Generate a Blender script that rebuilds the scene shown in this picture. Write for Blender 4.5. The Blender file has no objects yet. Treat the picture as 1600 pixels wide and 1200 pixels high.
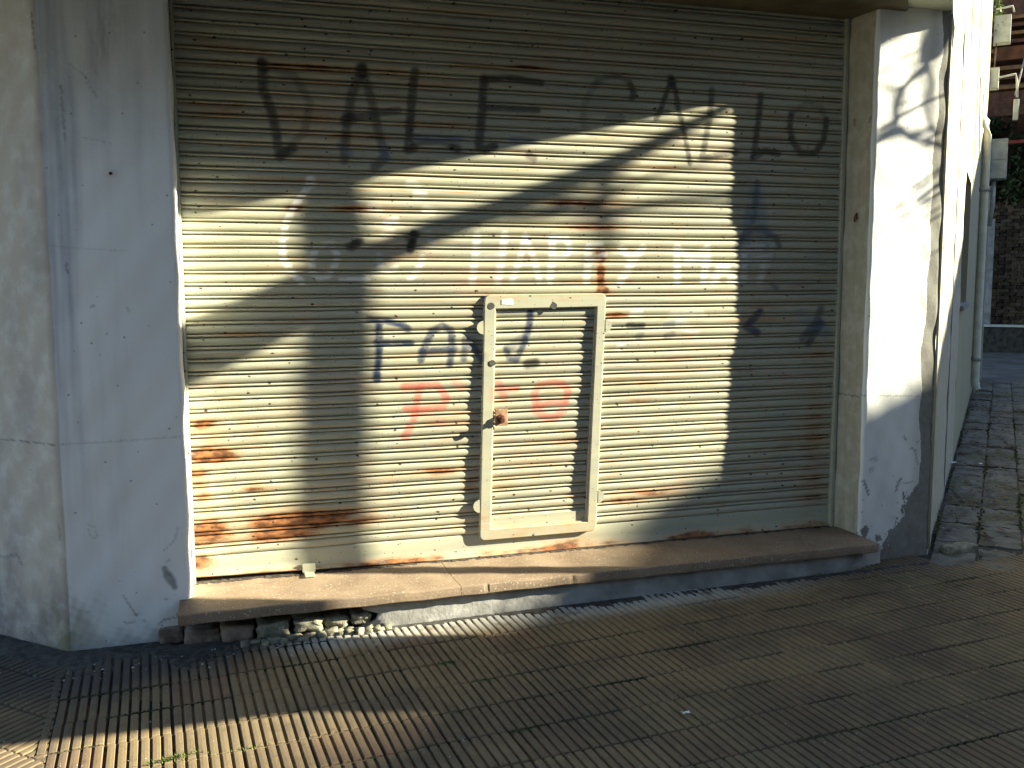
import bpy, bmesh, math, random
import numpy as np
from mathutils import Vector, Matrix, Euler
random.seed(7); RNG = np.random.default_rng(7)
SC = bpy.context.scene; COL = SC.collection
# ------------------------------------------------------------------ camera
cam = bpy.data.cameras.new('camera'); camo = bpy.data.objects.new('camera', cam); COL.objects.link(camo)
SC.camera = camo
cam.sensor_width = 36.0; cam.lens = 36.0 * 1480 / 1600; cam.clip_start = .05; cam.clip_end = 500
_y, _p, _r = math.radians(17.0), math.radians(6.15), math.radians(-0.2)
fw = Vector((math.sin(_y) * math.cos(_p), math.cos(_y) * math.cos(_p), -math.sin(_p)))
rt = Vector((math.cos(_y), -math.sin(_y), 0)); up = rt.cross(fw)
rt2 = rt * math.cos(_r) + up * math.sin(_r); up2 = up * math.cos(_r) - rt * math.sin(_r)
camo.matrix_world = Matrix(((rt2.x, up2.x, -fw.x, .17), (rt2.y, up2.y, -fw.y, -4.641), (rt2.z, up2.z, -fw.z, 1.42), (0, 0, 0, 1)))
# ------------------------------------------------------------------ sky, sun, exposure
SUN = Vector((.737, -.228, .312)).normalized()          # towards the sun
ELEV = math.asin(SUN.z); AZ = math.atan2(SUN.x, SUN.y)
w = bpy.data.worlds.new('World'); SC.world = w; w.use_nodes = True
wn = w.node_tree; sky = wn.nodes.new('ShaderNodeTexSky'); sky.sky_type = 'NISHITA'; sky.sun_disc = False
sky.sun_elevation = ELEV; sky.sun_rotation = AZ; sky.air_density = 1.0; sky.dust_density = .3; sky.ozone_density = 1.5
bg = wn.nodes['Background']; bg.inputs[1].default_value = .074
wn.links.new(sky.outputs[0], bg.inputs[0])
sl = bpy.data.lights.new('sun', 'SUN'); sl.energy = 5.0; sl.angle = math.radians(.53); sl.color = (1, .915, .68)
so = bpy.data.objects.new('sun', sl); COL.objects.link(so)
so.rotation_euler = SUN.to_track_quat('Z', 'Y').to_euler(); so.location = (12, -5, 8)
SC.view_settings.view_transform = 'Standard'; SC.view_settings.look = 'None'
SC.view_settings.exposure = 2.22; SC.view_settings.gamma = 1
SC.view_settings.use_curve_mapping = False
try: SC.cycles.max_bounces = 6; SC.cycles.diffuse_bounces = 4
except Exception: pass

# ------------------------------------------------------------------ helpers
def tag(o, label=None, cat=None, group=None, kind=None):
    if label: o['label'] = label
    if cat: o['category'] = cat
    if group: o['group'] = group
    if kind: o['kind'] = kind
    return o
def link(o, parent=None):
    COL.objects.link(o)
    if parent: o.parent = parent
    return o
def empty(name, loc=(0, 0, 0)):
    o = bpy.data.objects.new(name, None); o.location = loc; o.empty_display_size = .2
    return link(o)
def mesh_obj(name, verts, faces, mat, parent=None, smooth=False, off=(0, 0, 0)):
    me = bpy.data.meshes.new(name)
    me.from_pydata([tuple(v) for v in verts], [], faces); me.validate(); me.update()
    me.materials.append(mat)
    if smooth: me.polygons.foreach_set('use_smooth', [True] * len(me.polygons))
    o = bpy.data.objects.new(name, me); link(o, parent)
    if parent is not None: o.location = -Vector(parent_loc(parent))
    return o
def parent_loc(p):
    l = Vector(p.location)
    while p.parent: p = p.parent; l += Vector(p.location)
    return l
def bm_obj(name, bm, mat, parent=None, smooth=False):
    me = bpy.data.meshes.new(name); bmesh.ops.recalc_face_normals(bm, faces=bm.faces[:]); bm.to_mesh(me); bm.free()
    me.materials.append(mat)
    if smooth: me.polygons.foreach_set('use_smooth', [True] * len(me.polygons))
    o = bpy.data.objects.new(name, me); link(o, parent)
    if parent is not None: o.location = -parent_loc(parent)
    return o
def bm_box(bm, x0, x1, y0, y1, z0, z1, M=None, bev=0):
    v = [bm.verts.new((x, y, z)) for z in (z0, z1) for y in (y0, y1) for x in (x0, x1)]
    f = [bm.faces.new([v[i] for i in q]) for q in ((0, 2, 3, 1), (4, 5, 7, 6), (0, 1, 5, 4), (2, 6, 7, 3), (0, 4, 6, 2), (1, 3, 7, 5))]
    if bev:
        es = list({e for ff in f for e in ff.edges})
        r = bmesh.ops.bevel(bm, geom=es, offset=bev, segments=2, profile=.5, affect='EDGES')
        v = list({vv for ff in r['faces'] for vv in ff.verts} | {x for x in v if x.is_valid})
    if M is not None: bmesh.ops.transform(bm, matrix=M, verts=[x for x in v if x.is_valid])
    return v
def box(name, a, b, mat, parent=None, bev=0, M=None):
    bm = bmesh.new(); bm_box(bm, a[0], b[0], a[1], b[1], a[2], b[2], None, bev)
    if M is not None: bmesh.ops.transform(bm, matrix=M, verts=bm.verts[:])
    return bm_obj(name, bm, mat, parent)
def prism(name, poly, z0, z1, mat, parent=None):
    n = len(poly); v = [(x, y, z0) for x, y in poly] + [(x, y, z1) for x, y in poly]
    f = [tuple(range(n - 1, -1, -1)), tuple(range(n, 2 * n))] + [(i, (i + 1) % n, n + (i + 1) % n, n + i) for i in range(n)]
    bm = bmesh.new(); vs = [bm.verts.new(p) for p in v]
    for q in f: bm.faces.new([vs[i] for i in q])
    return bm_obj(name, bm, mat, parent)
def bm_tube(bm, pts, rad, seg=8, caps=True):
    pts = [Vector(p) for p in pts]; rings = []
    ref = Vector((0, 0, 1))
    if not hasattr(rad, '__len__'): rad = [rad] * len(pts)
    for i, p in enumerate(pts):
        t = (pts[min(i + 1, len(pts) - 1)] - pts[max(i - 1, 0)]).normalized()
        a = t.cross(ref if abs(t.z) < .9 else Vector((1, 0, 0))).normalized(); b = t.cross(a)
        rings.append([bm.verts.new(p + (a * math.cos(k * 2 * math.pi / seg) + b * math.sin(k * 2 * math.pi / seg)) * rad[i]) for k in range(seg)])
    for r0, r1 in zip(rings, rings[1:]):
        for k in range(seg): bm.faces.new((r0[k], r0[(k + 1) % seg], r1[(k + 1) % seg], r1[k]))
    if caps: bm.faces.new(rings[0][::-1]); bm.faces.new(rings[-1])
def tube(name, pts, rad, mat, parent=None, seg=8, caps=True):
    bm = bmesh.new(); bm_tube(bm, pts, rad, seg, caps); return bm_obj(name, bm, mat, parent, True)
def grid_obj(name, P, mat, parent=None, attrs=None, smooth=True, cols=None):
    """P: (rows, cols, 3) array of points -> one mesh, with per-vertex attributes."""
    R, C = P.shape[:2]; V = P.reshape(-1, 3)
    i = np.arange(R * C).reshape(R, C)
    F = np.stack([i[:-1, :-1], i[:-1, 1:], i[1:, 1:], i[1:, :-1]], -1).reshape(-1, 4)
    return raw_obj(name, V, F, mat, parent, attrs, smooth)
def raw_obj(name, V, F, mat, parent=None, attrs=None, smooth=True):
    me = bpy.data.meshes.new(name); n = len(F); k = F.shape[1]
    me.vertices.add(len(V)); me.vertices.foreach_set('co', np.ascontiguousarray(V, np.float32).ravel())
    me.loops.add(n * k); me.loops.foreach_set('vertex_index', np.ascontiguousarray(F, np.int32).ravel())
    me.polygons.add(n); me.polygons.foreach_set('loop_start', np.arange(0, n * k, k, dtype=np.int32))
    me.polygons.foreach_set('loop_total', np.full(n, k, np.int32))
    me.polygons.foreach_set('use_smooth', np.full(n, smooth))
    me.update(calc_edges=True)
    for key, val in (attrs or {}).items():
        if val.ndim == 2:
            a = me.attributes.new(key, 'FLOAT_COLOR', 'POINT'); a.data.foreach_set('color', np.ascontiguousarray(val, np.float32).ravel())
        else:
            a = me.attributes.new(key, 'FLOAT', 'POINT'); a.data.foreach_set('value', np.ascontiguousarray(val, np.float32).ravel())
    me.materials.append(mat)
    o = bpy.data.objects.new(name, me); link(o, parent)
    if parent is not None: o.location = -parent_loc(parent)
    return o
def seg_dist(px, pz, a, b):
    ax, az = a; bx, bz = b; dx, dz = bx - ax, bz - az; L = dx * dx + dz * dz + 1e-9
    t = np.clip(((px - ax) * dx + (pz - az) * dz) / L, 0, 1)
    return np.hypot(px - ax - t * dx, pz - az - t * dz)
def smooth01(x): x = np.clip(x, 0, 1); return x * x * (3 - 2 * x)
def paint_eval(px, pz, strokes, colors, soft=.55):
    """spray strokes -> RGBA per point"""
    out = np.zeros((len(px), 4), np.float32); out[:, :3] = .5
    for key, r, s, pts in strokes:
        xs = [p[0] for p in pts]; zs = [p[1] for p in pts]; m = r * 2
        idx = np.nonzero((px > min(xs) - m) & (px < max(xs) + m) & (pz > min(zs) - m) & (pz < max(zs) + m))[0]
        if not len(idx): continue
        x, z = px[idx], pz[idx]; d = np.full(len(idx), 9.)
        if len(pts) == 1: pts = pts * 2
        for a, b in zip(pts, pts[1:]): d = np.minimum(d, seg_dist(x, z, a, b))
        if key == 'D': d = d + r * (.45 * np.sin(x * 310 + z * 170) + .45 * np.sin(z * 260 - x * 120 + 1))
        al = smooth01((r * (1 + soft * .5) - d) / (r * soft)) * s
        c = np.array(colors[key]); a0 = out[idx, 3]; a1 = al + a0 * (1 - al)
        with np.errstate(divide='ignore', invalid='ignore'):
            rgb = np.where(a1[:, None] > 1e-5, (c[None] * al[:, None] + out[idx, :3] * (a0 * (1 - al))[:, None]) / np.maximum(a1, 1e-5)[:, None], .5)
        out[idx, :3] = rgb; out[idx, 3] = a1
    return out
def blob_eval(px, pz, blobs):
    o = np.zeros(len(px), np.float32)
    for cx, cz, rx, rz, s in blobs:
        d = ((px - cx) / rx) ** 2 + ((pz - cz) / rz) ** 2
        o = np.maximum(o, s * np.exp(-d * .8))
    return o
# ------------------------------------------------------------------ node helper
class NT:
    def __init__(s, name, rough=.7, spec=.3):
        s.m = bpy.data.materials.new(name); s.m.use_nodes = True; s.t = s.m.node_tree
        s.b = s.t.nodes['Principled BSDF']; s.b.inputs['Roughness'].default_value = rough
        s.b.inputs['Specular IOR Level'].default_value = spec
        s.pos = s.n('ShaderNodeNewGeometry').outputs['Position']
    def n(s, typ, **kw):
        nd = s.t.nodes.new(typ)
        for k, v in kw.items(): setattr(nd, k, v)
        return nd
    def lk(s, a, b): s.t.links.new(a, b)
    def put(s, sock, v):
        if hasattr(v, 'links') or isinstance(v, bpy.types.NodeSocket): s.lk(v, sock)
        elif isinstance(v, (tuple, list)) and len(v) == 3 and sock.type == 'RGBA': sock.default_value = (*v, 1)
        else: sock.default_value = v
    def vscale(s, sc, off=(0, 0, 0), src=None):
        m = s.n('ShaderNodeMapping'); s.lk(src or s.pos, m.inputs[0]); m.inputs['Scale'].default_value = sc if hasattr(sc, '__len__') else (sc,) * 3
        m.inputs['Location'].default_value = off; return m.outputs[0]
    def noise(s, sc, detail=4, rough=.55, off=(0, 0, 0), src=None, dist=0):
        t = s.n('ShaderNodeTexNoise'); s.lk(s.vscale(sc, off, src), t.inputs['Vector']); t.inputs['Scale'].default_value = 1
        t.inputs['Detail'].default_value = detail; t.inputs['Roughness'].default_value = rough; t.inputs['Distortion'].default_value = dist
        return t.outputs['Fac']
    def voro(s, sc, off=(0, 0, 0), rnd=1):
        t = s.n('ShaderNodeTexVoronoi'); s.lk(s.vscale(sc, off), t.inputs['Vector']); t.inputs['Scale'].default_value = 1
        t.inputs['Randomness'].default_value = rnd
        return t.outputs['Distance'], t.outputs['Color']
    def voro2(s, sx, sz, off=0.):
        x, y, z = s.sep(s.pos); c = s.n('ShaderNodeCombineXYZ'); s.put(c.inputs[0], s.math('MULTIPLY_ADD', x, sx)); s.put(c.inputs[1], s.math('MULTIPLY', z, sz))
        c.inputs[0].links[0].from_node.inputs[2].default_value = off
        t = s.n('ShaderNodeTexVoronoi', voronoi_dimensions='2D'); s.lk(c.outputs[0], t.inputs['Vector']); t.inputs['Scale'].default_value = 1
        return t.outputs['Distance'], t.outputs['Color']
    def ramp(s, v, a, b, c=0., d=1.):
        m = s.n('ShaderNodeMapRange', interpolation_type='SMOOTHSTEP'); s.put(m.inputs[0], v)
        for i, q in enumerate((a, b, c, d)): m.inputs[i + 1].default_value = q
        return m.outputs[0]
    def math(s, op, a, b=0., clamp=False):
        m = s.n('ShaderNodeMath', operation=op, use_clamp=clamp); s.put(m.inputs[0], a); s.put(m.inputs[1], b); return m.outputs[0]
    def mix(s, f, a, b):
        m = s.n('ShaderNodeMix', data_type='RGBA'); s.put(m.inputs[0], f); s.put(m.inputs[6], a); s.put(m.inputs[7], b); return m.outputs[2]
    def attr(s, name): a = s.n('ShaderNodeAttribute', attribute_name=name); return a.outputs['Color'], a.outputs['Fac'], a.outputs['Alpha']
    def sep(s, v): x = s.n('ShaderNodeSeparateXYZ'); s.lk(v, x.inputs[0]); return x.outputs
    def rnd(s): return s.n('ShaderNodeObjectInfo').outputs['Random']
    def bump(s, h, strength=.3, dist=.01):
        b = s.n('ShaderNodeBump'); b.inputs['Strength'].default_value = strength; b.inputs['Distance'].default_value = dist
        s.lk(h, b.inputs['Height']); s.lk(b.outputs[0], s.b.inputs['Normal'])
    def color(s, c): s.put(s.b.inputs['Base Color'], c); return s
    def rough(s, v): s.put(s.b.inputs['Roughness'], v); return s
def simple(name, c, rough=.7, var=.25, sc=6, spec=.3, bump=0, metal=0):
    t = NT(name, rough, spec); a = tuple(x * (1 - var) for x in c); b = tuple(min(1, x * (1 + var)) for x in c)
    n = t.noise(sc); t.color(t.mix(t.ramp(n, .3, .7), a, b)); t.b.inputs['Metallic'].default_value = metal
    if bump: t.bump(t.noise(sc * 6), bump)
    return t.m
# graffiti strokes on the shutter: colour key, radius, strength, points (x, z) in metres
STROKES=[
('K',0.0219,0.81,[(0.390,2.427),(0.389,2.306),(0.424,2.216),(0.446,2.092),(0.455,2.005),(0.518,2.048)]),
('K',0.0186,0.41,[(0.395,2.416),(0.533,2.378),(0.600,2.259),(0.573,2.126),(0.464,2.011)]),
('K',0.0244,0.72,[(0.387,2.426),(0.401,2.410)]),
('K',0.0219,0.68,[(0.848,2.429),(0.794,2.299),(0.767,2.149),(0.754,2.000)]),
('K',0.0219,0.63,[(0.848,2.429),(0.885,2.303),(0.916,2.156),(0.951,2.022),(0.897,1.968)]),
('K',0.0186,0.68,[(0.759,2.185),(0.826,2.205),(1.017,2.244)]),
('K',0.0303,0.81,[(0.845,2.425),(0.848,2.414)]),
('K',0.0270,0.72,[(0.768,2.188),(0.789,2.198)]),
('K',0.0219,0.82,[(1.101,2.429),(1.083,2.284),(1.064,2.068)]),
('K',0.0244,0.82,[(1.064,2.062),(1.086,2.072)]),
('K',0.0135,0.54,[(1.070,2.056),(1.118,2.094),(1.229,2.102),(1.306,2.071)]),
('K',0.0219,0.72,[(1.287,2.076),(1.313,2.068)]),
('K',0.0228,0.81,[(1.446,2.413),(1.435,2.240),(1.417,2.090),(1.447,2.070),(1.496,2.093)]),
('K',0.0168,0.82,[(1.446,2.416),(1.591,2.427),(1.745,2.411)]),
('K',0.0168,0.77,[(1.432,2.277),(1.725,2.278)]),
('K',0.0193,0.63,[(1.677,2.053),(1.704,2.041)]),
('B',0.0160,0.66,[(1.102,2.118),(1.326,2.121)]),
('B',0.0168,0.55,[(1.590,2.128),(1.708,2.120)]),
('B',0.0160,0.55,[(0.732,2.071),(0.785,2.031)]),
('B',0.0160,0.66,[(0.945,2.073),(0.954,2.007)]),
('K',0.0144,0.45,[(2.035,2.421),(2.088,2.459),(2.169,2.467),(2.230,2.438),(2.249,2.375)]),
('K',0.0177,0.63,[(2.227,2.432),(2.249,2.397),(2.238,2.365)]),
('K',0.0177,0.32,[(2.042,2.440),(1.979,2.329),(1.966,2.233),(2.008,2.171),(2.090,2.190),(2.185,2.262),(2.107,2.258)]),
('K',0.0151,0.81,[(2.463,2.471),(2.431,2.391),(2.399,2.301),(2.374,2.264)]),
('K',0.0151,0.81,[(2.463,2.471),(2.490,2.404),(2.506,2.316),(2.546,2.193),(2.578,2.044)]),
('K',0.0235,0.81,[(2.459,2.471),(2.467,2.458)]),
('K',0.0177,0.36,[(2.396,2.265),(2.529,2.278)]),
('K',0.0186,0.72,[(2.699,2.425),(2.694,2.315),(2.674,2.198),(2.650,2.070),(2.776,2.101),(2.853,2.111)]),
('K',0.0186,0.81,[(2.997,2.414),(2.985,2.295),(2.963,2.101)]),
('K',0.0186,0.81,[(2.955,2.087),(3.029,2.124),(3.113,2.113)]),
('K',0.0193,0.77,[(3.187,2.322),(3.177,2.260),(3.204,2.178),(3.258,2.118),(3.348,2.125),(3.399,2.200),(3.411,2.304)]),
('K',0.0160,0.32,[(3.411,2.304),(3.380,2.372),(3.289,2.395),(3.194,2.336)]),
('K',0.0186,0.63,[(2.986,1.951),(2.978,1.834),(2.964,1.748)]),
('B',0.0278,0.55,[(2.939,1.799),(2.927,1.661),(2.908,1.487)]),
('N',0.0186,0.66,[(2.865,1.608),(2.922,1.688),(3.021,1.704),(3.111,1.656),(3.128,1.614)]),
('B',0.0430,0.39,[(2.976,1.903),(3.065,1.557)]),
('N',0.0219,0.83,[(3.018,1.251),(2.932,1.171),(3.005,1.135)]),
('N',0.0228,0.66,[(3.412,1.265),(3.373,1.182),(3.293,1.100)]),
('N',0.0228,0.77,[(3.411,1.181),(3.335,1.070)]),
('B',0.0379,0.33,[(3.280,1.237),(3.451,1.126)]),
('N',0.0151,0.55,[(3.090,1.399),(3.119,1.381)]),
('K',0.0186,0.77,[(0.767,1.590),(0.807,1.608)]),
('K',0.0219,0.99,[(1.083,1.654),(1.066,1.582)]),
('K',0.0211,0.77,[(0.785,1.593),(0.819,1.618)]),
('K',0.0160,0.66,[(1.051,1.635),(1.102,1.654)]),
('N',0.0160,1.00,[(0.855,1.241),(0.930,1.234),(1.000,1.217)]),
('N',0.0186,0.94,[(1.019,1.210),(1.047,1.191)]),
('N',0.0186,1.00,[(0.902,1.231),(0.903,1.112),(0.895,1.002)]),
('N',0.0211,1.00,[(0.888,0.980),(0.890,0.948)]),
('N',0.0160,0.99,[(0.891,1.128),(1.062,1.121)]),
('N',0.0186,0.88,[(1.109,1.037),(1.133,1.106),(1.166,1.176),(1.219,1.204),(1.264,1.180),(1.270,1.103),(1.256,1.007)]),
('N',0.0186,0.83,[(1.113,1.078),(1.283,1.084)]),
('N',0.0193,0.77,[(1.329,1.037),(1.340,1.134),(1.376,1.098),(1.423,1.028)]),
('N',0.0219,0.39,[(1.370,1.133),(1.416,1.084)]),
('N',0.0193,0.99,[(1.683,1.271),(1.676,1.193),(1.651,1.111)]),
('N',0.0168,0.83,[(1.651,1.111),(1.606,1.020),(1.569,1.031),(1.552,1.080)]),
('K',0.0253,0.88,[(1.668,0.998),(1.710,1.004)]),
('N',0.0219,0.44,[(1.562,1.080),(1.638,1.134)]),
('K',0.0144,0.88,[(2.225,1.190),(2.314,1.189)]),
('N',0.0177,0.50,[(2.285,1.128),(2.307,1.134)]),
('N',0.0177,0.50,[(2.450,1.125),(2.488,1.138)]),
('B',0.0235,0.39,[(2.449,1.180),(2.532,1.213)]),
('W',0.024,0.55,[(2.254,1.247),(2.291,1.257)]),
('W',0.021,0.40,[(2.486,1.241),(2.659,1.245)]),
('W',0.021,0.45,[(2.189,1.082),(2.175,1.062)]),
('W',0.025,0.30,[(2.525,1.196),(2.622,1.142)]),
('W',0.016,0.90,[(0.599,1.894),(0.565,1.845),(0.510,1.770),(0.473,1.695),(0.455,1.590),(0.459,1.531),(0.493,1.470),(0.539,1.422)]),
('W',0.022,0.90,[(0.593,1.900),(0.602,1.885)]),
('W',0.019,0.90,[(0.530,1.431),(0.539,1.422)]),
('W',0.016,0.75,[(0.612,1.589),(0.593,1.531),(0.588,1.470),(0.621,1.443),(0.669,1.455),(0.701,1.510),(0.714,1.547),(0.696,1.571)]),
('W',0.016,0.50,[(0.645,1.598),(0.691,1.604)]),
('W',0.013,0.95,[(0.726,1.431),(0.853,1.433)]),
('W',0.016,0.65,[(0.911,1.548),(0.913,1.492),(0.947,1.473),(0.992,1.489)]),
('W',0.019,0.60,[(1.098,1.843),(1.137,1.847)]),
('W',0.019,0.80,[(1.142,1.773),(1.180,1.767)]),
('W',0.019,0.80,[(0.951,1.708),(0.995,1.721)]),
('W',0.019,0.45,[(0.938,1.652),(0.976,1.665)]),
('W',0.019,0.40,[(1.160,1.658),(1.172,1.611)]),
('W',0.016,0.70,[(1.126,1.542),(1.103,1.486),(1.060,1.433)]),
('W',0.019,0.50,[(0.872,1.777),(0.915,1.772)]),
('W',0.022,0.60,[(1.067,1.894),(1.099,1.889)]),
('W',0.019,0.80,[(1.404,1.654),(1.393,1.550),(1.376,1.422)]),
('W',0.020,0.75,[(1.547,1.659),(1.534,1.550),(1.509,1.422)]),
('W',0.016,0.65,[(1.393,1.537),(1.533,1.544)]),
('W',0.016,0.80,[(1.587,1.428),(1.628,1.535),(1.656,1.654),(1.697,1.551),(1.731,1.428)]),
('W',0.013,0.50,[(1.608,1.512),(1.717,1.519)]),
('W',0.020,0.80,[(1.787,1.421),(1.801,1.552),(1.800,1.643)]),
('W',0.017,0.75,[(1.800,1.643),(1.877,1.643),(1.898,1.585),(1.870,1.545),(1.801,1.539)]),
('W',0.020,0.75,[(1.988,1.420),(1.998,1.536),(2.001,1.599)]),
('W',0.017,0.65,[(2.001,1.599),(2.069,1.606),(2.091,1.560),(2.005,1.526)]),
('W',0.020,0.75,[(2.185,1.593),(2.244,1.527)]),
('W',0.021,0.75,[(2.305,1.594),(2.251,1.527),(2.179,1.420)]),
('W',0.021,0.85,[(2.510,1.419),(2.507,1.596)]),
('W',0.018,0.75,[(2.507,1.596),(2.588,1.535),(2.686,1.597)]),
('W',0.025,0.85,[(2.565,1.538),(2.687,1.542)]),
('W',0.021,0.85,[(2.686,1.597),(2.667,1.418)]),
('W',0.025,0.95,[(2.758,1.484),(2.805,1.487)]),
('W',0.025,0.85,[(2.721,1.418),(2.744,1.432)]),
('W',0.025,0.85,[(2.830,1.425),(2.854,1.428)]),
('W',0.022,0.60,[(2.909,1.424),(2.913,1.591),(3.024,1.599)]),
('W',0.018,0.45,[(2.938,1.529),(3.033,1.550),(3.013,1.417)]),
('W',0.022,0.40,[(3.084,1.600),(3.009,1.417)]),
('R',0.0219,0.72,[(1.027,0.905),(1.101,0.906),(1.189,0.909)]),
('R',0.0186,0.69,[(1.101,0.906),(1.087,0.819),(1.069,0.739)]),
('R',0.0219,0.69,[(1.049,0.698),(1.026,0.654)]),
('R',0.0193,0.69,[(1.208,0.886),(1.241,0.839),(1.221,0.791),(1.115,0.786),(1.031,0.796)]),
('R',0.0270,0.25,[(1.051,0.789),(1.213,0.717)]),
('R',0.0244,0.35,[(1.288,0.919),(1.314,0.898)]),
('R',0.0168,0.72,[(1.455,0.867),(1.613,0.874)]),
('R',0.0219,0.50,[(1.503,0.928),(1.544,0.827)]),
('R',0.0193,0.35,[(1.466,0.903),(1.475,0.770)]),
('R',0.0193,0.65,[(1.710,0.794),(1.703,0.844),(1.731,0.883),(1.801,0.901),(1.865,0.889),(1.894,0.847),(1.880,0.794)]),
('R',0.0168,0.65,[(1.717,0.820),(1.741,0.779),(1.787,0.791),(1.880,0.794)]),
('R',0.0228,0.60,[(1.710,0.760),(1.759,0.725),(1.816,0.712),(1.858,0.747)])]
RUST=[(0.071,0.755,0.082,0.038,0.55),(0.088,0.678,0.127,0.025,0.30),(0.100,0.610,0.114,0.041,0.85),(0.123,0.606,0.029,0.025,1.00),(0.046,0.528,0.064,0.070,0.50),(0.053,0.420,0.045,0.045,0.45),(0.073,0.260,0.116,0.045,0.80),(0.072,0.211,0.129,0.039,0.65),(0.030,0.096,0.072,0.046,0.70),(0.081,0.060,0.130,0.039,0.30),(0.293,0.437,0.070,0.022,0.55),(0.505,0.270,0.258,0.042,1.00),(0.412,0.204,0.178,0.032,0.85),(0.785,0.248,0.195,0.033,0.50),(1.210,0.461,0.196,0.029,0.45),(1.045,0.448,0.163,0.020,0.35),(1.360,0.371,0.053,0.026,0.40),(1.371,0.427,0.053,0.066,0.35),(2.066,1.553,0.034,0.041,0.80),(2.070,1.453,0.027,0.074,0.80),(2.078,1.380,0.041,0.024,0.80),(2.151,1.245,0.068,0.017,0.70),(1.933,1.820,0.201,0.020,0.60),(2.040,1.698,0.203,0.017,0.60),(0.786,1.775,0.095,0.019,0.60),(0.516,1.770,0.038,0.016,0.80),(3.396,0.540,0.095,0.232,0.36),(3.398,0.241,0.11,0.156,0.36),(3.262,0.510,0.152,0.046,0.22),(3.268,0.324,0.153,0.046,0.22),(2.386,0.273,0.178,0.025,0.55),(2.235,0.249,0.141,0.028,0.50),(1.940,0.043,0.174,0.035,0.40),(0.780,-0.006,0.198,0.040,0.40),(0.590,-0.011,0.197,0.030,0.70),(1.104,-0.010,0.167,0.023,0.60),(1.688,0.013,0.206,0.021,0.50),(0.592,2.419,0.289,0.026,0.45),(1.014,2.430,0.195,0.023,0.40),(0.557,2.199,0.255,0.025,0.40),(0.823,2.107,0.192,0.026,0.40),(0.195,2.493,0.193,0.032,0.35),(0.213,2.211,0.190,0.032,0.35),(1.262,2.186,0.195,0.020,0.35),(1.201,2.380,0.196,0.020,0.40),(1.658,2.484,0.168,0.013,0.60),(1.267,2.632,0.199,0.027,0.30),(0.581,2.009,0.190,0.019,0.30),(1.514,0.368,0.200,0.027,0.25),(1.759,0.488,0.202,0.034,0.25),(1.866,0.584,0.135,0.027,0.30),(2.304,0.787,0.104,0.017,0.40),(2.528,1.005,0.211,0.018,0.30),(2.341,0.872,0.139,0.017,0.30),(1.212,0.618,0.130,0.026,0.20),(1.313,0.745,0.098,0.098,0.20),(3.028,1.452,0.147,0.018,0.20),(3.414,0.999,0.115,0.038,0.30)]

# cracks and scratches on the walls
WL= [('D',0.0048,0.68,[(-0.450,1.506),(-0.445,1.463)]),
('D',0.0030,0.38,[(-0.533,0.734),(-0.292,0.735),(-0.001,0.743)]),
('D',0.0046,0.68,[(-0.542,0.654),(-0.520,0.655)]),
('D',0.0030,0.38,[(-0.335,2.250),(-0.301,2.200)]),
('D',0.0040,0.60,[(-0.433,2.237),(-0.431,2.128),(-0.428,2.006)]),
('D',0.0037,0.30,[(-0.419,0.375),(-0.394,0.364),(-0.383,0.329),(-0.394,0.310),(-0.414,0.323),(-0.417,0.358)]),
('D',0.0047,0.60,[(-0.286,0.045),(-0.271,0.014),(-0.240,-0.048)]),
('D',0.0079,0.60,[(-0.242,-0.045),(-0.237,-0.051)]),
('D',0.0063,0.52,[(-0.211,-0.077),(-0.206,-0.084)]),
('D',0.0056,0.52,[(-0.116,0.010),(-0.108,0.012)]),
('D',0.0063,0.45,[(-0.440,-0.009),(-0.435,-0.015)]),
('D',0.0095,0.60,[(-0.532,0.050),(-0.527,0.053)]),
('D',0.0047,0.45,[(-0.289,-0.078),(-0.262,-0.084),(-0.246,-0.082)]),
('D',0.0047,0.68,[(-0.145,-0.100),(-0.128,-0.084),(-0.101,-0.081),(-0.068,-0.081),(-0.065,-0.061)]),
('D',0.0037,0.52,[(-0.099,0.182),(-0.093,0.185)]),
('D',0.0031,0.30,[(-0.405,2.328),(-0.334,2.276),(-0.300,2.213)]),
('D',0.0030,0.26,[(-0.358,2.027),(-0.247,2.008)]),
('D',0.0030,0.22,[(-0.515,1.580),(-0.405,1.568),(-0.204,1.558)]),
('D',0.0060,0.60,[(-0.357,1.324),(-0.354,1.322)]),
('D',0.0060,0.52,[(-0.215,1.309),(-0.212,1.306)]),
('G',0.0124,0.80,[(-0.113,0.151),(-0.101,0.115)]),
('G',0.0186,0.95,[(-0.101,0.118),(-0.086,0.090)]),
('G',0.0124,0.90,[(-0.086,0.090),(-0.074,0.062)]),
('D',0.0037,0.38,[(-0.115,0.234),(-0.079,0.260),(-0.059,0.293),(-0.050,0.331)])]
WLF= [('D',0.0041,0.68,[(0.194,0.817),(0.195,0.704),(0.194,0.576)]),
('D',0.0033,0.52,[(0.384,0.729),(0.272,0.732),(0.014,0.732)]),
('D',0.0040,0.60,[(0.015,2.521),(0.012,2.419),(0.007,2.380)]),
('D',0.0067,0.38,[(0.437,0.182),(0.320,0.210),(0.279,0.174)]),
('D',0.0037,0.30,[(0.022,0.381),(0.020,0.310)])]
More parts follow.
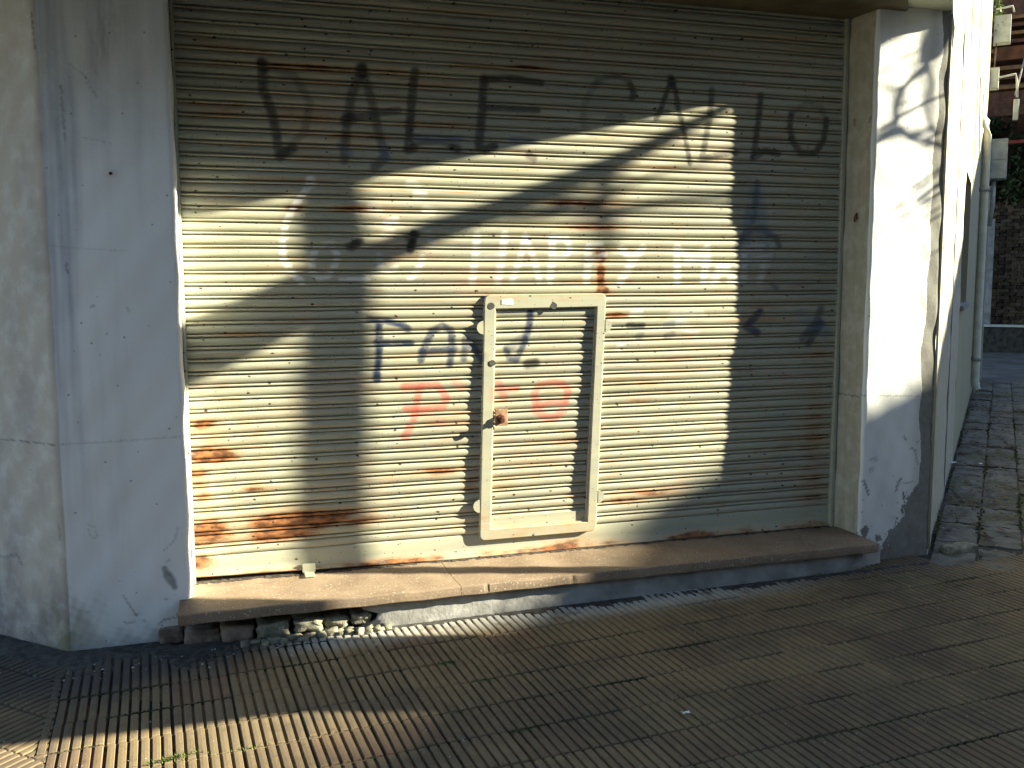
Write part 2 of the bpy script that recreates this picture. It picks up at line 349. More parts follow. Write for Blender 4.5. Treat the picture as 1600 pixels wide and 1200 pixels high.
WR= [('D',0.0079,0.68,[(3.960,0.598),(3.947,0.518)]),
('D',0.0059,0.68,[(3.925,0.511),(3.917,0.508)]),
('D',0.0079,0.60,[(3.879,0.477),(3.906,0.461),(3.917,0.409),(3.927,0.386)]),
('D',0.0078,0.60,[(3.828,0.539),(3.842,0.527)]),
('D',0.0079,0.68,[(3.814,0.305),(3.794,0.269),(3.786,0.240)]),
('D',0.0077,0.68,[(3.570,0.306),(3.589,0.268),(3.603,0.227)]),
('D',0.0047,0.45,[(3.837,0.277),(3.915,0.283),(3.936,0.215)]),
('D',0.0080,0.60,[(3.949,0.210),(3.973,0.186),(4.031,0.167)]),
('D',0.0038,0.38,[(3.529,0.790),(3.977,0.769)]),
('D',0.0046,0.60,[(3.704,2.146),(3.709,2.129)]),
('D',0.0115,0.38,[(3.616,0.426),(3.649,0.428)]),
('D',0.0115,0.30,[(3.610,0.365),(3.626,0.375)])]
WJ= [('D',0.0047,0.68,[(0.036,0.780),(-0.071,0.777),(-0.196,0.777)]),
('D',0.0078,0.60,[(-0.083,2.306),(-0.084,2.278)]),
('D',0.0057,0.60,[(-0.198,2.274),(-0.213,2.295)]),
('D',0.0115,0.60,[(-0.118,1.775),(-0.130,1.760)])]
# ------------------------------------------------------------------ materials
def mat_shutter(name, attrs=True, streak=1.):
    t = NT(name, .48, .35)
    base = t.mix(t.ramp(t.noise((1.3, 1, 9)), .35, .7), (.415, .418, .31), (.35, .358, .29))
    base = t.mix(t.ramp(t.noise((2.5, 2, 3), off=(9, 2, 4)), .48, .72, 0, .6 * streak), base, (.47, .375, .28))
    # faint rust-tinted run-off along the slats
    st = t.math('MULTIPLY', t.ramp(t.noise((1.1, 3, 75), 5, .62), .52, .70), t.ramp(t.noise((2.2, 1, 5), 3, off=(3, 1, 8)), .36, .62))
    base = t.mix(t.math('MULTIPLY', st, .9 * streak), base, (.38, .20, .07))
    dirt = t.math('MULTIPLY', t.ramp(t.noise((3, 3, 40), 5, .6, (5, 5, 5)), .58, .75), .55 * streak)
    base = t.mix(dirt, base, (.20, .17, .11))
    fl = t.math('MULTIPLY', t.ramp(t.noise((2.6, 3, 150), 4, .7, (8, 8, 1)), .56, .67), t.ramp(t.noise((3.5, 1, 7), 4, .6, (6, 1, 3)), .42, .60))
    base = t.mix(t.math('MULTIPLY', fl, .85 * streak), base, (.26, .10, .032))
    # rust patches
    rust = t.attr('rust')[1] if attrs else 0.
    rn = t.math('ADD', t.math('MULTIPLY', rust, 1.25) if attrs else .08, t.math('MULTIPLY', t.math('SUBTRACT', t.noise((7, 4, 26), 6, .65), .5), 1.0))
    rcol = t.mix(t.ramp(t.noise((16, 8, 40), 4, off=(2, 2, 2)), .38, .66), (.085, .028, .012), (.33, .135, .042))
    base = t.mix(t.ramp(rn, .12, .52, 0, .5), base, (.43, .25, .12))
    base = t.mix(t.ramp(rn, .42, .78, 0, .95), base, rcol)
    # chips in the paint
    d, c = t.voro2(10, 16); sel = t.ramp(t.sep(c)[0], .66, .68); d = t.math('ADD', d, t.math('MULTIPLY', t.sep(c)[1], .05))
    ch = t.math('MULTIPLY', t.ramp(t.math('ADD', d, t.math('MULTIPLY', t.math('SUBTRACT', t.noise((60, 1, 90), 3), .5), .22)), .065, .10, 1, 0), sel)
    base = t.mix(ch, base, (.05, .030, .018))
    d, c = t.voro2(34, 46, 4.); sel = t.ramp(t.sep(c)[1], .84, .86)
    base = t.mix(t.math('MULTIPLY', t.ramp(t.math('ADD', d, t.math('MULTIPLY', t.noise((90, 1, 90), 2), .2)), .16, .22, 1, 0), sel), base, (.13, .065, .03))
    if attrs:
        pc, _, pa = t.attr('paint')
        base = t.mix(t.math('MULTIPLY', pa, t.ramp(t.noise((22, 22, 34), 5, .65), .28, .5, .62, 1)), base, pc)
    t.color(base); t.rough(t.ramp(t.noise((4, 4, 20)), .3, .7, .38, .62))
    t.bump(t.noise((10, 10, 60), 3), .12, .004)
    return t.m
M_SH = mat_shutter('cream_shutter_paint')
def mat_wall(name, white, peelc, bumps=.25, attrs=True):
    t = NT(name, .85, .2)
    base = t.mix(t.ramp(t.noise((2.2, 2.2, 1.1), 6, .6), .3, .72), tuple(x * .92 for x in white), white)
    base = t.mix(t.math('MULTIPLY', t.ramp(t.noise((7, 7, .8), 5, .6, (4, 4, 4)), .5, .78), .35), base, tuple(x * .62 for x in white))
    sp, sc = t.voro((30, 30, 30)); base = t.mix(t.math('MULTIPLY', t.ramp(sp, .1, .2, 1, 0), t.ramp(t.sep(sc)[0], .88, .9, 0, .6)), base, (.16, .16, .16))
    pl = -.2
    if attrs:
        pc, _, pa = t.attr('paint')
        base = t.mix(t.math('MULTIPLY', pa, t.ramp(t.noise(14, 4), .25, .6, .75, 1)), base, pc)
        pl = t.attr('peel')[1]
    pn = t.math('ADD', pl, t.math('MULTIPLY', t.math('SUBTRACT', t.noise((19, 19, 15), 8, .72), .5), 1.5))
    pe = t.ramp(pn, .47, .53)
    pcol = t.mix(t.noise(22, 5, .65), tuple(x * .55 for x in peelc), tuple(x * 1.35 for x in peelc))
    base = t.mix(pe, base, pcol)
    t.color(base)
    h = t.math('ADD', t.math('ADD', t.math('MULTIPLY', t.noise(70, 4), .35), t.math('MULTIPLY', t.noise((9, 9, 14), 5, .6), .9)), t.math('MULTIPLY', pe, -.8))
    t.bump(h, bumps, .006)
    return t.m
M_WALL = mat_wall('white_limewash_plaster', (.87, .89, .86), (.24, .24, .215), .4)
M_FAC = mat_wall('cream_limewash_plaster', (.44, .41, .29), (.30, .29, .26), attrs=False)
M_SOFF = simple('pale_green_soffit_paint', (.52, .55, .42), .8, .15, 5, bump=.1)
M_LINT = simple('olive_beam_paint', (.11, .095, .055), .8, .25, 5, bump=.15)
M_BRICK = simple('old_brick_with_mortar', (.20, .155, .12), .9, .45, 18, bump=.5)
M_RUB = simple('crumbled_cement', (.25, .24, .18), .95, .4, 26, bump=.6)
def mat_sill():
    t = NT('reddish_terrazzo_sill', .75, .25)
    b = t.mix(t.ramp(t.noise(5, 5), .3, .7), (.215, .158, .11), (.29, .22, .155))
    d, c = t.voro(85); b = t.mix(t.math('MULTIPLY', t.ramp(d, .2, .45, 1, 0), t.ramp(t.sep(c)[0], .45, .6)), b, (.35, .27, .19))
    b = t.mix(t.math('MULTIPLY', t.ramp(d, .2, .4, 1, 0), t.ramp(t.sep(c)[1], .9, .93)), b, (.52, .47, .39))
    b = t.mix(t.ramp(t.noise((2.5, 6, 6), 5, .6, (3, 3, 3)), .56, .74, 0, .65), b, (.16, .13, .10))
    t.color(b); t.bump(t.noise(60, 4), .25, .006); return t.m
M_SILL = mat_sill(); M_DIRT = simple('packed_dirt', (.07, .06, .05), .95, .4, 20, bump=.5)
def mat_riser():
    t = NT('grey_cement_render', .9, .2)
    b = t.mix(t.ramp(t.noise(6, 6, .6), .3, .7), (.20, .20, .19), (.36, .36, .35))
    b = t.mix(t.ramp(t.noise((3, 3, 14), 5, .6, (2, 2, 2)), .6, .75, 0, .6), b, (.42, .42, .42))
    t.color(b); t.bump(t.noise(50, 5), .4, .008); return t.m
M_RISER = mat_riser()
def mat_tile():
    t = NT('ribbed_sidewalk_tile', .88, .15); r = t.rnd()
    b = t.mix(r, (.235, .180, .105), (.20, .155, .098))
    b = t.mix(t.ramp(t.math('FRACT', t.math('MULTIPLY', r, 7.31)), .8, .88, 0, .4), b, (.19, .115, .08))
    b = t.mix(t.ramp(t.math('FRACT', t.math('MULTIPLY', r, 13.7)), .8, .9, 0, .4), b, (.22, .185, .105))
    b = t.mix(t.ramp(t.noise(1.7, 7, .68), .40, .64, 0, .7), b, (.105, .085, .066))
    b = t.mix(t.ramp(t.noise(24, 5, .7, (1, 2, 3)), .5, .75, 0, .5), b, (.085, .07, .055))
    x, y, z = t.sep(t.pos)
    # cement splashes along the foot of the step, dirt washed against the left wall
    near = t.math('MULTIPLY', t.ramp(y, -.66, -.46), t.ramp(x, .2, .55)); near = t.math('MULTIPLY', near, t.ramp(x, 3.4, 2.2))
    b = t.mix(t.math('MULTIPLY', near, t.ramp(t.noise(7, 5, .6, (7, 1, 1)), .28, .50)), b, (.46, .45, .40))
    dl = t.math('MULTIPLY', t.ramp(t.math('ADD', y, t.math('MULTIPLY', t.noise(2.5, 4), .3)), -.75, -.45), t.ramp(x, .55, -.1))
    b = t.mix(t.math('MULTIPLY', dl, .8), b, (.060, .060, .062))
    b = t.mix(t.ramp(t.noise(2.2, 4, .6, (11, 3, 5)), .62, .72, 0, .35), b, (.13, .125, .05))
    d, c = t.voro(55); b = t.mix(t.math('MULTIPLY', t.ramp(d, .1, .18, 1, 0), t.ramp(t.sep(c)[0], .93, .94)), b, (.5, .5, .48))
    t.color(b); t.bump(t.noise(120, 4), .3, .004); return t.m
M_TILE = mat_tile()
M_BED = simple('dark_joint_mortar', (.055, .05, .042), .95, .4, 12, bump=.4)
def mat_slab():
    t = NT('mossy_concrete_slab', .85, .2)
    b = t.mix(t.rnd(), (.135, .135, .12), (.20, .195, .17))
    b = t.mix(t.ramp(t.noise((6, 6, 6), 7, .72), .44, .64, 0, .7), b, (.06, .052, .04))
    b = t.mix(t.ramp(t.noise(2.3, 5, .6, (4, 4, 4)), .48, .66, 0, .7), b, (.085, .085, .038))
    b = t.mix(t.ramp(t.noise(40, 4, .6), .62, .75, 0, .6), b, (.36, .36, .35))
    t.color(b); t.bump(t.noise(30, 6, .7), .6, .015); return t.m
M_SLAB = mat_slab()
M_GROUND = simple('dull_street_ground', (.10, .095, .085), .95, .3, 2, bump=.3)
M_ROAD = simple('worn_asphalt', (.055, .055, .055), .9, .3, 5, bump=.3)
M_GRASS = simple('weed_green', (.085, .13, .03), .8, .4, 20)
M_MOSS = simple('dark_moss', (.032, .042, .014), .95, .5, 30, bump=.6)
M_BARK = simple('grey_brown_bark', (.13, .10, .075), .95, .4, 8, bump=.6)
def mat_leaf(name, a, b):
    t = NT(name, .6, .3); t.color(t.mix(t.noise(5, 3), a, b)); return t.m
M_LEAF = mat_leaf('street_tree_leaf', (.030, .055, .014), (.075, .115, .030))
M_HEDGE = mat_leaf('dark_hedge_leaf', (.018, .035, .012), (.07, .10, .035))
M_IRON = simple('rusty_iron', (.12, .045, .028), .8, .5, 40, bump=.3)
M_PLATE = simple('orange_rusted_plate', (.33, .20, .12), .8, .35, 40, bump=.2)
M_GUIDE = mat_shutter('guide_rail_paint', False, .2)
M_FRAME = mat_shutter('wicket_frame_paint', True, .12)
M_WHITE = simple('white_paper', (.82, .82, .82), .8, .04, 10)
M_PIPE = simple('painted_drainpipe', (.60, .60, .50), .55, .12, 7)
M_METAL = simple('galvanised_grey_box', (.36, .38, .36), .5, .2, 9)
M_DARK = simple('window_dark_interior', (.02, .02, .022), .4, .2, 4)
M_WOOD = simple('red_brown_wood', (.12, .045, .020), .7, .35, 9)
M_WOODL = simple('orange_brown_wood', (.26, .12, .04), .7, .3, 9)
M_BRICKD = simple('dark_brown_wall_brick', (.055, .036, .024), .95, .55, 9, bump=.5)
M_BRICKB = simple('pale_brown_wall_brick', (.09, .066, .042), .95, .5, 9, bump=.5)
M_HOUSE = simple('pale_house_render', (.45, .42, .36), .9, .15, 2)
M_SPRAY = simple('grey_black_spray', (.06, .065, .06), .8, .2, 30)
PCOL = {'K': (.016, .018, .02), 'N': (.022, .038, .085), 'W': (.80, .81, .82), 'R': (.56, .13, .095), 'B': (.10, .17, .30),
        'D': (.06, .06, .065), 'G': (.25, .25, .24)}

# ------------------------------------------------------------------ the ground
SLOPE = .0095
def gz(x): return -.1805 + SLOPE * x
bm = bmesh.new(); vs = [bm.verts.new((x, y, -.30)) for x, y in ((-160, -160), (160, -160), (160, 160), (-160, 160))]; bm.faces.new(vs)
tag(bm_obj('ground', bm, M_GROUND), kind='structure')
bm = bmesh.new(); vs = [bm.verts.new((x, y, -.29)) for x, y in ((-60, -14), (60, -14), (60, -6.0), (-60, -6.0))]; bm.faces.new(vs)
tag(bm_obj('road', bm, M_ROAD), 'asphalt road in front of the corner building', kind='structure')
A = math.radians(3.8); T = .2235
MP = Matrix.Translation((0, 0, gz(0))) @ Matrix.Rotation(-SLOPE, 4, 'Y') @ Matrix.Rotation(A, 4, 'Z')
# mortar bed
bm = bmesh.new()
for x, y in ((-3.6, -5.6), (5.8, -5.6), (5.8, -.2), (5.0, .25), (-3.6, .3)): bm.verts.new((x, y, -.0125))
bm.faces.new(bm.verts[:])
me = bpy.data.meshes.new('pavement'); bm.to_mesh(me); bm.free(); me.materials.append(M_BED)
pave = bpy.data.objects.new('pavement', me); link(pave); pave.matrix_world = MP; tag(pave, kind='structure')
# one ribbed tile: six bars
def tile_verts(n=6, t=T - .0015, d=.0105):
    p = t / n; pts = []; x = -t / 2
    pts.append((x, -.03))
    for k in range(n):
        pts += [(x + .0038, -d), (x + .0066, -.0007), (x + p * .5, 0), (x + p - .0066, -.0007), (x + p - .0038, -d)]
        x += p
    pts.append((t / 2, -.03))
    return pts, t
def tile_mesh(jit):
    pts, t = tile_verts(); n = len(pts); L = t - .0065
    v = []
    for sy, dz in ((-L / 2, -.03), (-L / 2, -.0022), (-L / 2 + .004, 0), (L / 2 - .004, 0), (L / 2, -.0022), (L / 2, -.03)):
        for (x, z) in pts: v.append((x + jit * random.uniform(-.0005, .0005), sy + jit * random.uniform(-.0012, .0012), min(z, -.03) if dz < -.01 else max(-.03, z + (dz if z > -.005 else 0))))
    f = [(r * n + i, r * n + i + 1, (r + 1) * n + i + 1, (r + 1) * n + i) for r in range(5) for i in range(n - 1)]
    me = bpy.data.meshes.new('tile'); me.from_pydata(v, [], f); me.update(); me.materials.append(M_TILE); return me
TM = [tile_mesh(1) for _ in range(5)]
U0, V0 = .767, -.505
cells = []
for i in range(-16, 24):
    for j in range(-20, 6):
        u, v = U0 + T * (i + .5), V0 + T * (j + .5)
        P = MP @ Vector((u, v, 0))
        if P.x < -3.2 or P.y < -5.2: continue
        if P.y > -.30 and -.2 < P.x < 4.1: continue                      # under the step
        if P.x <= -.2 and P.y + .24 > -(P.x + .525) * 1.0 - .02 and P.y > -.34: continue
        if P.x - P.y > 4.83 and P.x > 4.05 and P.y > -.62: pass
        if P.x > 4.0 and P.y > -.44: continue                             # slabs begin here
        if P.x - P.y > 7.2: continue
        if u < -.531: continue                                            # the other street's field
        d = fw.dot(P - camo.matrix_world.translation); q = P - camo.matrix_world.translation
        sx = rt2.dot(q) / max(d, .1); vis = d > .5 and abs(sx) < .60 and up2.dot(q) / max(d, .1) > -.46
        cells.append((0 if vis else 1, d, u, v))
cells.sort()
def tile_local(u, v, rz=0.):
    return Matrix.Translation((u + random.uniform(-.001, .001), v + random.uniform(-.001, .001), random.gauss(0, .0018))) @ \
        Euler((random.gauss(0, .006), random.gauss(0, .006), rz + random.uniform(-.006, .006))).to_matrix().to_4x4()
rest = []
nearc = [c for c in cells if c[0] == 0]; farc = [c for c in cells if c[0]]
picked = nearc[:255]
for _, d, u, v in picked:
    o = bpy.data.objects.new('tile', random.choice(TM)); link(o, pave); o.matrix_local = tile_local(u, v)
def joined(name, items, meshes, parent, mat, label=None):
    V, F = [], []
    for M in items:
        me = random.choice(meshes); b = len(V)
        V += [tuple(M @ x.co) for x in me.vertices]; F += [tuple(b + i for i in p.vertices) for p in me.polygons]
    me = bpy.data.meshes.new(name); me.from_pydata(V, [], F); me.update(); me.materials.append(mat)
    o = bpy.data.objects.new(name, me); link(o, parent); o['kind'] = 'stuff'
    if label: o['label'] = label
    return o
joined('far_tiles', [tile_local(c[2], c[3]) for c in nearc[255:] + [c for c in farc if c[1] > -1.5]], TM, pave, M_TILE)
# the left street's field, ribs at 45 degrees, seen only at the picture's lower left
MI = MP.inverted(); n45 = 0
for i in range(-14, 12):
    for j in range(-10, 14):
        P = Vector((-.455, -1.273, 0)) + Vector((-.7071, .7071, 0)) * (T * (i + .5)) + Vector((-.7071, -.7071, 0)) * (T * (j + .5))
        L = MI @ Vector((P.x, P.y, gz(P.x)))
        if L.x > -.531 + T * .7 or P.y < -3.2 or P.x < -2.6 or P.x + P.y > -.765 - .12: continue
        M = tile_local(L.x, L.y, math.radians(-45) - A)
        if L.x > -.531 - T * .72:                                       # cut along the joint with the corner's field
            bm = bmesh.new(); bm.from_mesh(random.choice(TM)); bmesh.ops.transform(bm, matrix=M, verts=bm.verts[:])
            bmesh.ops.bisect_plane(bm, geom=bm.verts[:] + bm.edges[:] + bm.faces[:], plane_co=(-.5345, 0, 0), plane_no=(1, 0, 0), clear_outer=True)
            if not bm.faces: bm.free(); continue
            me = bpy.data.meshes.new('tile'); bm.to_mesh(me); bm.free(); me.materials.append(M_TILE); M = Matrix.Identity(4)
        else: me = random.choice(TM)
        if P.x > -1.2 and P.y > -1.75:
            o = bpy.data.objects.new('tile', me); link(o, pave); o.matrix_local = M; n45 += 1
        else: rest.append((M, me))
joined('side_street_tiles', [m for m, _ in rest if m != Matrix.Identity(4)], TM, pave, M_TILE)

# concrete slabs of the right-hand sidewalk
HD = math.radians(44.3); E1 = Vector((math.sin(HD), math.cos(HD), 0)); N1 = Vector((math.cos(HD), -math.sin(HD), 0)); C0 = Vector((4.02, -.24, 0))
def FP(s, n, z=0.): p = C0 + E1 * s + N1 * n; return Vector((p.x, p.y, z))
bm = bmesh.new()
for s, n in ((-.25, .0), (22, 0), (22, 3.2), (.9, 3.2), (-.1, 1.2)): p = FP(s, n); bm.verts.new((p.x, p.y, gz(p.x) - .02))
bm.faces.new(bm.verts[:]); slabs = tag(bm_obj('slab_pavement', bm, M_GROUND), kind='structure')
def slab_mesh(sx, sy, k):
    bm = bmesh.new(); N = 6
    g = [[bm.verts.new((sx * (i / N - .5), sy * (j / N - .5), random.uniform(-.003, .003) - (random.uniform(.003, .010) if i in (0, N) or j in (0, N) else 0))) for i in range(N + 1)] for j in range(N + 1)]
    for j in range(N):
        for i in range(N): bm.faces.new((g[j][i], g[j][i + 1], g[j + 1][i + 1], g[j + 1][i]))
    ring = [g[0][i] for i in range(N + 1)] + [g[j][N] for j in range(1, N + 1)] + [g[N][i] for i in range(N - 1, -1, -1)] + [g[j][0] for j in range(N - 1, 0, -1)]
    low = [bm.verts.new((v.co.x, v.co.y, -.05)) for v in ring]
    for a in range(len(ring)): bm.faces.new((ring[a], low[a], low[(a + 1) % len(ring)], ring[(a + 1) % len(ring)]))
    bmesh.ops.recalc_face_normals(bm, faces=bm.faces[:])
    me = bpy.data.meshes.new('slab'); bm.to_mesh(me); bm.free(); me.materials.append(M_SLAB); return me
SLW, SLL = .235, .52
SM = [slab_mesh(SLL - .014, SLW - .012, k) for k in range(3)]
for i in range(0, 20):
    for j in range(0, 6):
        s, n = -.22 + SLL * (i + .5), .02 + SLW * (j + .5)
        if s < -.05 and n < .24: continue
        p = FP(s, n); z = gz(p.x)
        o = bpy.data.objects.new('slab', random.choice(SM)); link(o, slabs)
        o.location = (p.x, p.y, z + random.uniform(-.008, .006)); o.rotation_euler = (random.uniform(-.02, .02), random.uniform(-.02, .02), math.pi / 2 - HD + random.uniform(-.01, .01))
# ------------------------------------------------------------------ the corner building
bld = tag(empty('corner_building', (1.75, 0, -.15)), 'white plastered corner building with a wide shop opening and worn pillars', 'building')
def wall_path(name, pts, z0, z1, dz, ds, mat, fa, parent=bld, rad=.016):
    """plaster skin swept along a plan polyline (rounded corners); fa(s, X, Y, Z) -> paint, peel"""
    P = [Vector(p) for p in pts]; path = []
    for i, p in enumerate(P):
        if 0 < i < len(P) - 1:
            a = (P[i - 1] - p).normalized(); b = (P[i + 1] - p).normalized()
            for k in range(4):
                t = k / 3; q = (p + a * rad).lerp(p + b * rad, t); q = q.lerp(p, .45 * (1 - abs(2 * t - 1))); path.append((q, True))
        else: path.append((p, True))
    pts2 = [path[0][0]]
    for (a, _), (b, _) in zip(path, path[1:]):
        n = max(1, int((b - a).length / ds)) if (b - a).length < 1.0 else max(1, int((b - a).length / (ds * 3)))
        for k in range(1, n + 1): pts2.append(a.lerp(b, k / n))
    xy = np.array([(p.x, p.y) for p in pts2]); s = np.concatenate([[0], np.cumsum(np.hypot(*np.diff(xy, axis=0).T))])
    z = np.arange(z0, z1 + dz * .5, dz)
    X = np.tile(xy[:, 0], (len(z), 1)); Y = np.tile(xy[:, 1], (len(z), 1)); Z = np.tile(z[:, None], (1, len(s))); S = np.tile(s, (len(z), 1))
    wob = .0022 * (np.sin(S * 9 + Z * 5) + np.sin(Z * 13 - S * 4) + .7 * np.sin(S * 31 + Z * 23))
    tx = np.gradient(xy[:, 0]); ty = np.gradient(xy[:, 1]); l = np.hypot(tx, ty) + 1e-9
    X = X + wob * (ty / l); Y = Y - wob * (tx / l)
    paint, peel = fa(S.ravel(), X.ravel(), Y.ravel(), Z.ravel())
    return grid_obj(name, np.stack([X, Y, Z], -1), mat, parent, {'paint': paint, 'peel': peel})
def over(base, col, a):
    a = np.clip(a, 0, 1)[:, None]; al = base[:, 3:4]; na = a + al * (1 - a)
    rgb = (np.array(col)[None] * a + base[:, :3] * al * (1 - a)) / np.maximum(na, 1e-5)
    return np.concatenate([rgb, na], 1).astype(np.float32)
def wn(a, b, seed=0):
    return (np.sin(a * 3.1 + b * 1.7 + seed) + np.sin(a * 7.3 - b * 4.1 + seed * 2) * .6 + np.sin(b * 11 + a * 5 + seed * 3) * .4 + np.sin(a * 23 + b * 17 + seed) * .25) / 2.25
def band(x, a, b, f): return smooth01((x - a) / f + .5) * smooth01((b - x) / f + .5)
def fa_left(S, X, Y, Z):
    p = np.zeros((len(S), 4), np.float32)
    front = (S > .29) & (S < .80); fac = S >= .80
    f = S - .805
    p = over(p, (.50, .43, .345), np.where(fac, .92, 0))
    p = over(p, (.30, .27, .27), np.where(fac, .55 * smooth01(wn(f * 3, Z * 1.2, 4) * .7 + .1), 0))
    p = over(p, (.20, .165, .17), np.where(fac, .8 * smooth01((.22 - Z) / .45 + wn(f * 6, Z * 3) * .35), 0))
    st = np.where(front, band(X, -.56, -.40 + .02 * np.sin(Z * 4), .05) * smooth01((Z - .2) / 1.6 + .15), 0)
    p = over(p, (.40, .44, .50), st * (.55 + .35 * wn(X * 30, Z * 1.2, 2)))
    p = over(p, (.27, .29, .30), np.where(front, .75 * np.exp(-((X + .27 + .02 * np.sin(Z * 9)) / .055) ** 2) * smooth01((Z - 2.12) / .35) * (.6 + .4 * wn(X * 40, Z * 6, 3)), 0))
    p = over(p, (.50, .53, .54), np.where(front, .4 * smooth01((Z - 1.7) / 1.2 + wn(X * 14, Z * .8, 5) * .4), 0))
    c = np.where(fac, f, np.clip(X + .525, 0, 9))
    p = over(p, (.23, .21, .12), .8 * np.exp(-(c / .13) ** 2) * smooth01((.10 - Z) / .22 + wn(X * 20, Z * 14, 6) * .35) * ((front | fac)))
    p = over(p, (.30, .31, .30), np.where(front, .65 * smooth01((-.09 - Z) / .1 + wn(X * 16, Z * 20, 8) * .4), 0))
    q = paint_eval(X, Z, WL, PCOL, .9); q[:, 3] *= front
    p = over(p, (.10, .10, .11), np.where(q[:, 0] < .2, q[:, 3] * .7, 0)); p = over(p, (.25, .25, .24), np.where((q[:, 0] >= .2) & (q[:, 3] > 0), q[:, 3], 0))
    q = paint_eval(f, Z, WLF, PCOL, .9); p = over(p, (.06, .06, .065), q[:, 3] * fac)
    peel = np.where(front, .75 * np.exp(-((X + .02) / .06) ** 2) * smooth01((-.09 - Z) / .05), 0)
    peel += np.where(fac, .35 * smooth01((-.02 - Z) / .12), 0)
    return p, peel
wall_path('left_pillar', [(-.004, .06), (-.004, -.24), (-.525, -.24), (-3.4, 2.635)], -.30, 3.3, .0055, .0055, M_WALL, fa_left)
def fa_right(S, X, Y, Z):
    p = np.zeros((len(S), 4), np.float32)
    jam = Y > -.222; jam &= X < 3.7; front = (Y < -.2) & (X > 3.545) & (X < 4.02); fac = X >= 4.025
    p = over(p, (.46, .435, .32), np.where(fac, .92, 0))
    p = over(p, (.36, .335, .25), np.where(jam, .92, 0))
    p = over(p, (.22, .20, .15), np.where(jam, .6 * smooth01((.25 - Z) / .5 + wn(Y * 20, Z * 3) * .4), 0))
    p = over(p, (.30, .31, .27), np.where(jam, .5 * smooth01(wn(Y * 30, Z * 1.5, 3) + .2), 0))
    q = paint_eval(X, Z, WR, PCOL, .9); p = over(p, (.05, .055, .06), q[:, 3] * front)
    q = paint_eval(Y, Z, WJ, PCOL, .9); p = over(p, (.05, .05, .05), q[:, 3] * jam)
    p = over(p, (.38, .40, .43), np.where(front, .35 * smooth01((.9 - Z) / 1.2 + wn(X * 8, Z * 4, 2) * .3), 0))
    p = over(p, (.52, .52, .46), np.where(front, .5 * np.exp(-((X - 3.92) / .035) ** 2), 0))
    edge = 3.952 + .008 * np.sin(Z * 5.3) + .006 * np.sin(Z * 17) + .03 * smooth01((Z - 1.2) / 1.4) - .02
    peel = np.where(front, smooth01((X - edge) / .03 + .5), 0) * 1.05
    low = -.02 + .34 * smooth01((X - 3.72) / .25) + .05 * wn(X * 14, Z * 5, 1)
    peel = np.maximum(peel, np.where(front, np.clip((low - Z) / .30 + .42, 0, 1.1) * (Z < low + .13), 0))
    peel = np.maximum(peel, np.where(front, .62 * np.exp(-((X - 3.60) / .05) ** 2 - ((Z + .0) / .09) ** 2), 0)); peel = np.maximum(peel, np.where(front, .5 * np.exp(-((X - 3.86) / .06) ** 2 - ((Z - .22) / .07) ** 2), 0))
    peel = np.maximum(peel, np.where(fac, .75 * smooth01((.02 - Z) / .25), 0))
    return p, peel
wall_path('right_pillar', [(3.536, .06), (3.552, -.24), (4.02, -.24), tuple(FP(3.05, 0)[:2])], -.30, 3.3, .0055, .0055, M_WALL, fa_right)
# cores behind the plaster so that no light leaks through
prism('wall_core', [(-.02, .05), (-.02, -.22), (-.515, -.22), (-3.35, 2.62), (-3.0, 3.2), (-.02, .6)], -.3, 3.3, M_RISER, bld)
prism('wall_core', [(3.56, .05), (3.575, -.22), (4.0, -.22), tuple(FP(3.03, -.03)[:2]), (5.6, 2.4), (3.56, .6)], -.3, 3.3, M_RISER, bld)
# bright bead and dark joint at the outer corner of the right pillar
tube('corner_bead', [(4.026, -.239, -.12), (4.027, -.238, 1.2), (4.024, -.239, 2.86)], .008, M_FAC, bld, 6)
# facade beyond: pieces round a window
def fac_box(name, s0, s1, n0, n1, z0, z1, mat, parent, bev=0):
    bm = bmesh.new(); bm_box(bm, s0, s1, n0, n1, z0, z1, None, bev)
    for v in bm.verts: p = FP(v.co.x, v.co.y, v.co.z); v.co = p
    return bm_obj(name, bm, mat, parent)
fac_box('facade_wall', 3.05, 10.2, -.3, -.002, -.3, 1.19, M_FAC, bld)
fac_box('facade_wall', 3.05, 10.2, -.3, -.003, 2.36, 6.2, M_FAC, bld)
fac_box('facade_wall', 4.62, 10.2, -.3, -.0025, 1.19, 2.36, M_FAC, bld)
fac_box('facade_wall', -.02, 3.05, -.3, -.01, 3.3, 6.2, M_FAC, bld)
win = fac_box('window', 3.0, 4.62, -.24, -.20, 1.22, 2.36, M_DARK, bld)
fac_box('window_sill', 3.03, 4.7, -.2, .035, 1.165, 1.205, M_RISER, win)
fac_box('pilaster', 1.62, 1.66, -.02, .006, -.1, 3.28, M_RISER, bld)
fac_box('facade_joint', 4.9, 4.94, -.02, .004, 2.4, 6.1, M_RISER, bld)
# beam over the opening and an unseen slab shaped to shade the shutter
prism('lintel', [(-.5, .12), (3.86, .12), (3.72, -.262), (3.585, -.425), (-.5, -.425)], 2.852, 3.29, M_LINT, bld)
prism('soffit', [(4.10, .3), (4.15, -.10), (3.88, -.405), (3.5, -.55), (3.2, -.45), (3.2, .3)], 2.872, 2.95, M_SOFF, bld)
ye = lambda x: -.4606 + (x - 4.725) * .403
prism('shade_overhang', [(5.15, -.235), (5.2, ye(5.2)), (.45, ye(.45)), (-1.5, -2.2), (-3.3, -.4), (-3.3, 1.9), (-.6, -.15), (3.9, -.15), (4.05, -.33), (4.5, -.40)], 3.1, 3.24, M_LINT, bld)
up_ = prism('upper_storey', [(3.98, -.2), tuple(FP(10.1, -.05)[:2]), (3, 9), (-6, 6), (-3.4, 2.6), (-.54, -.2)], 3.31, 6.4, M_FAC, bld)
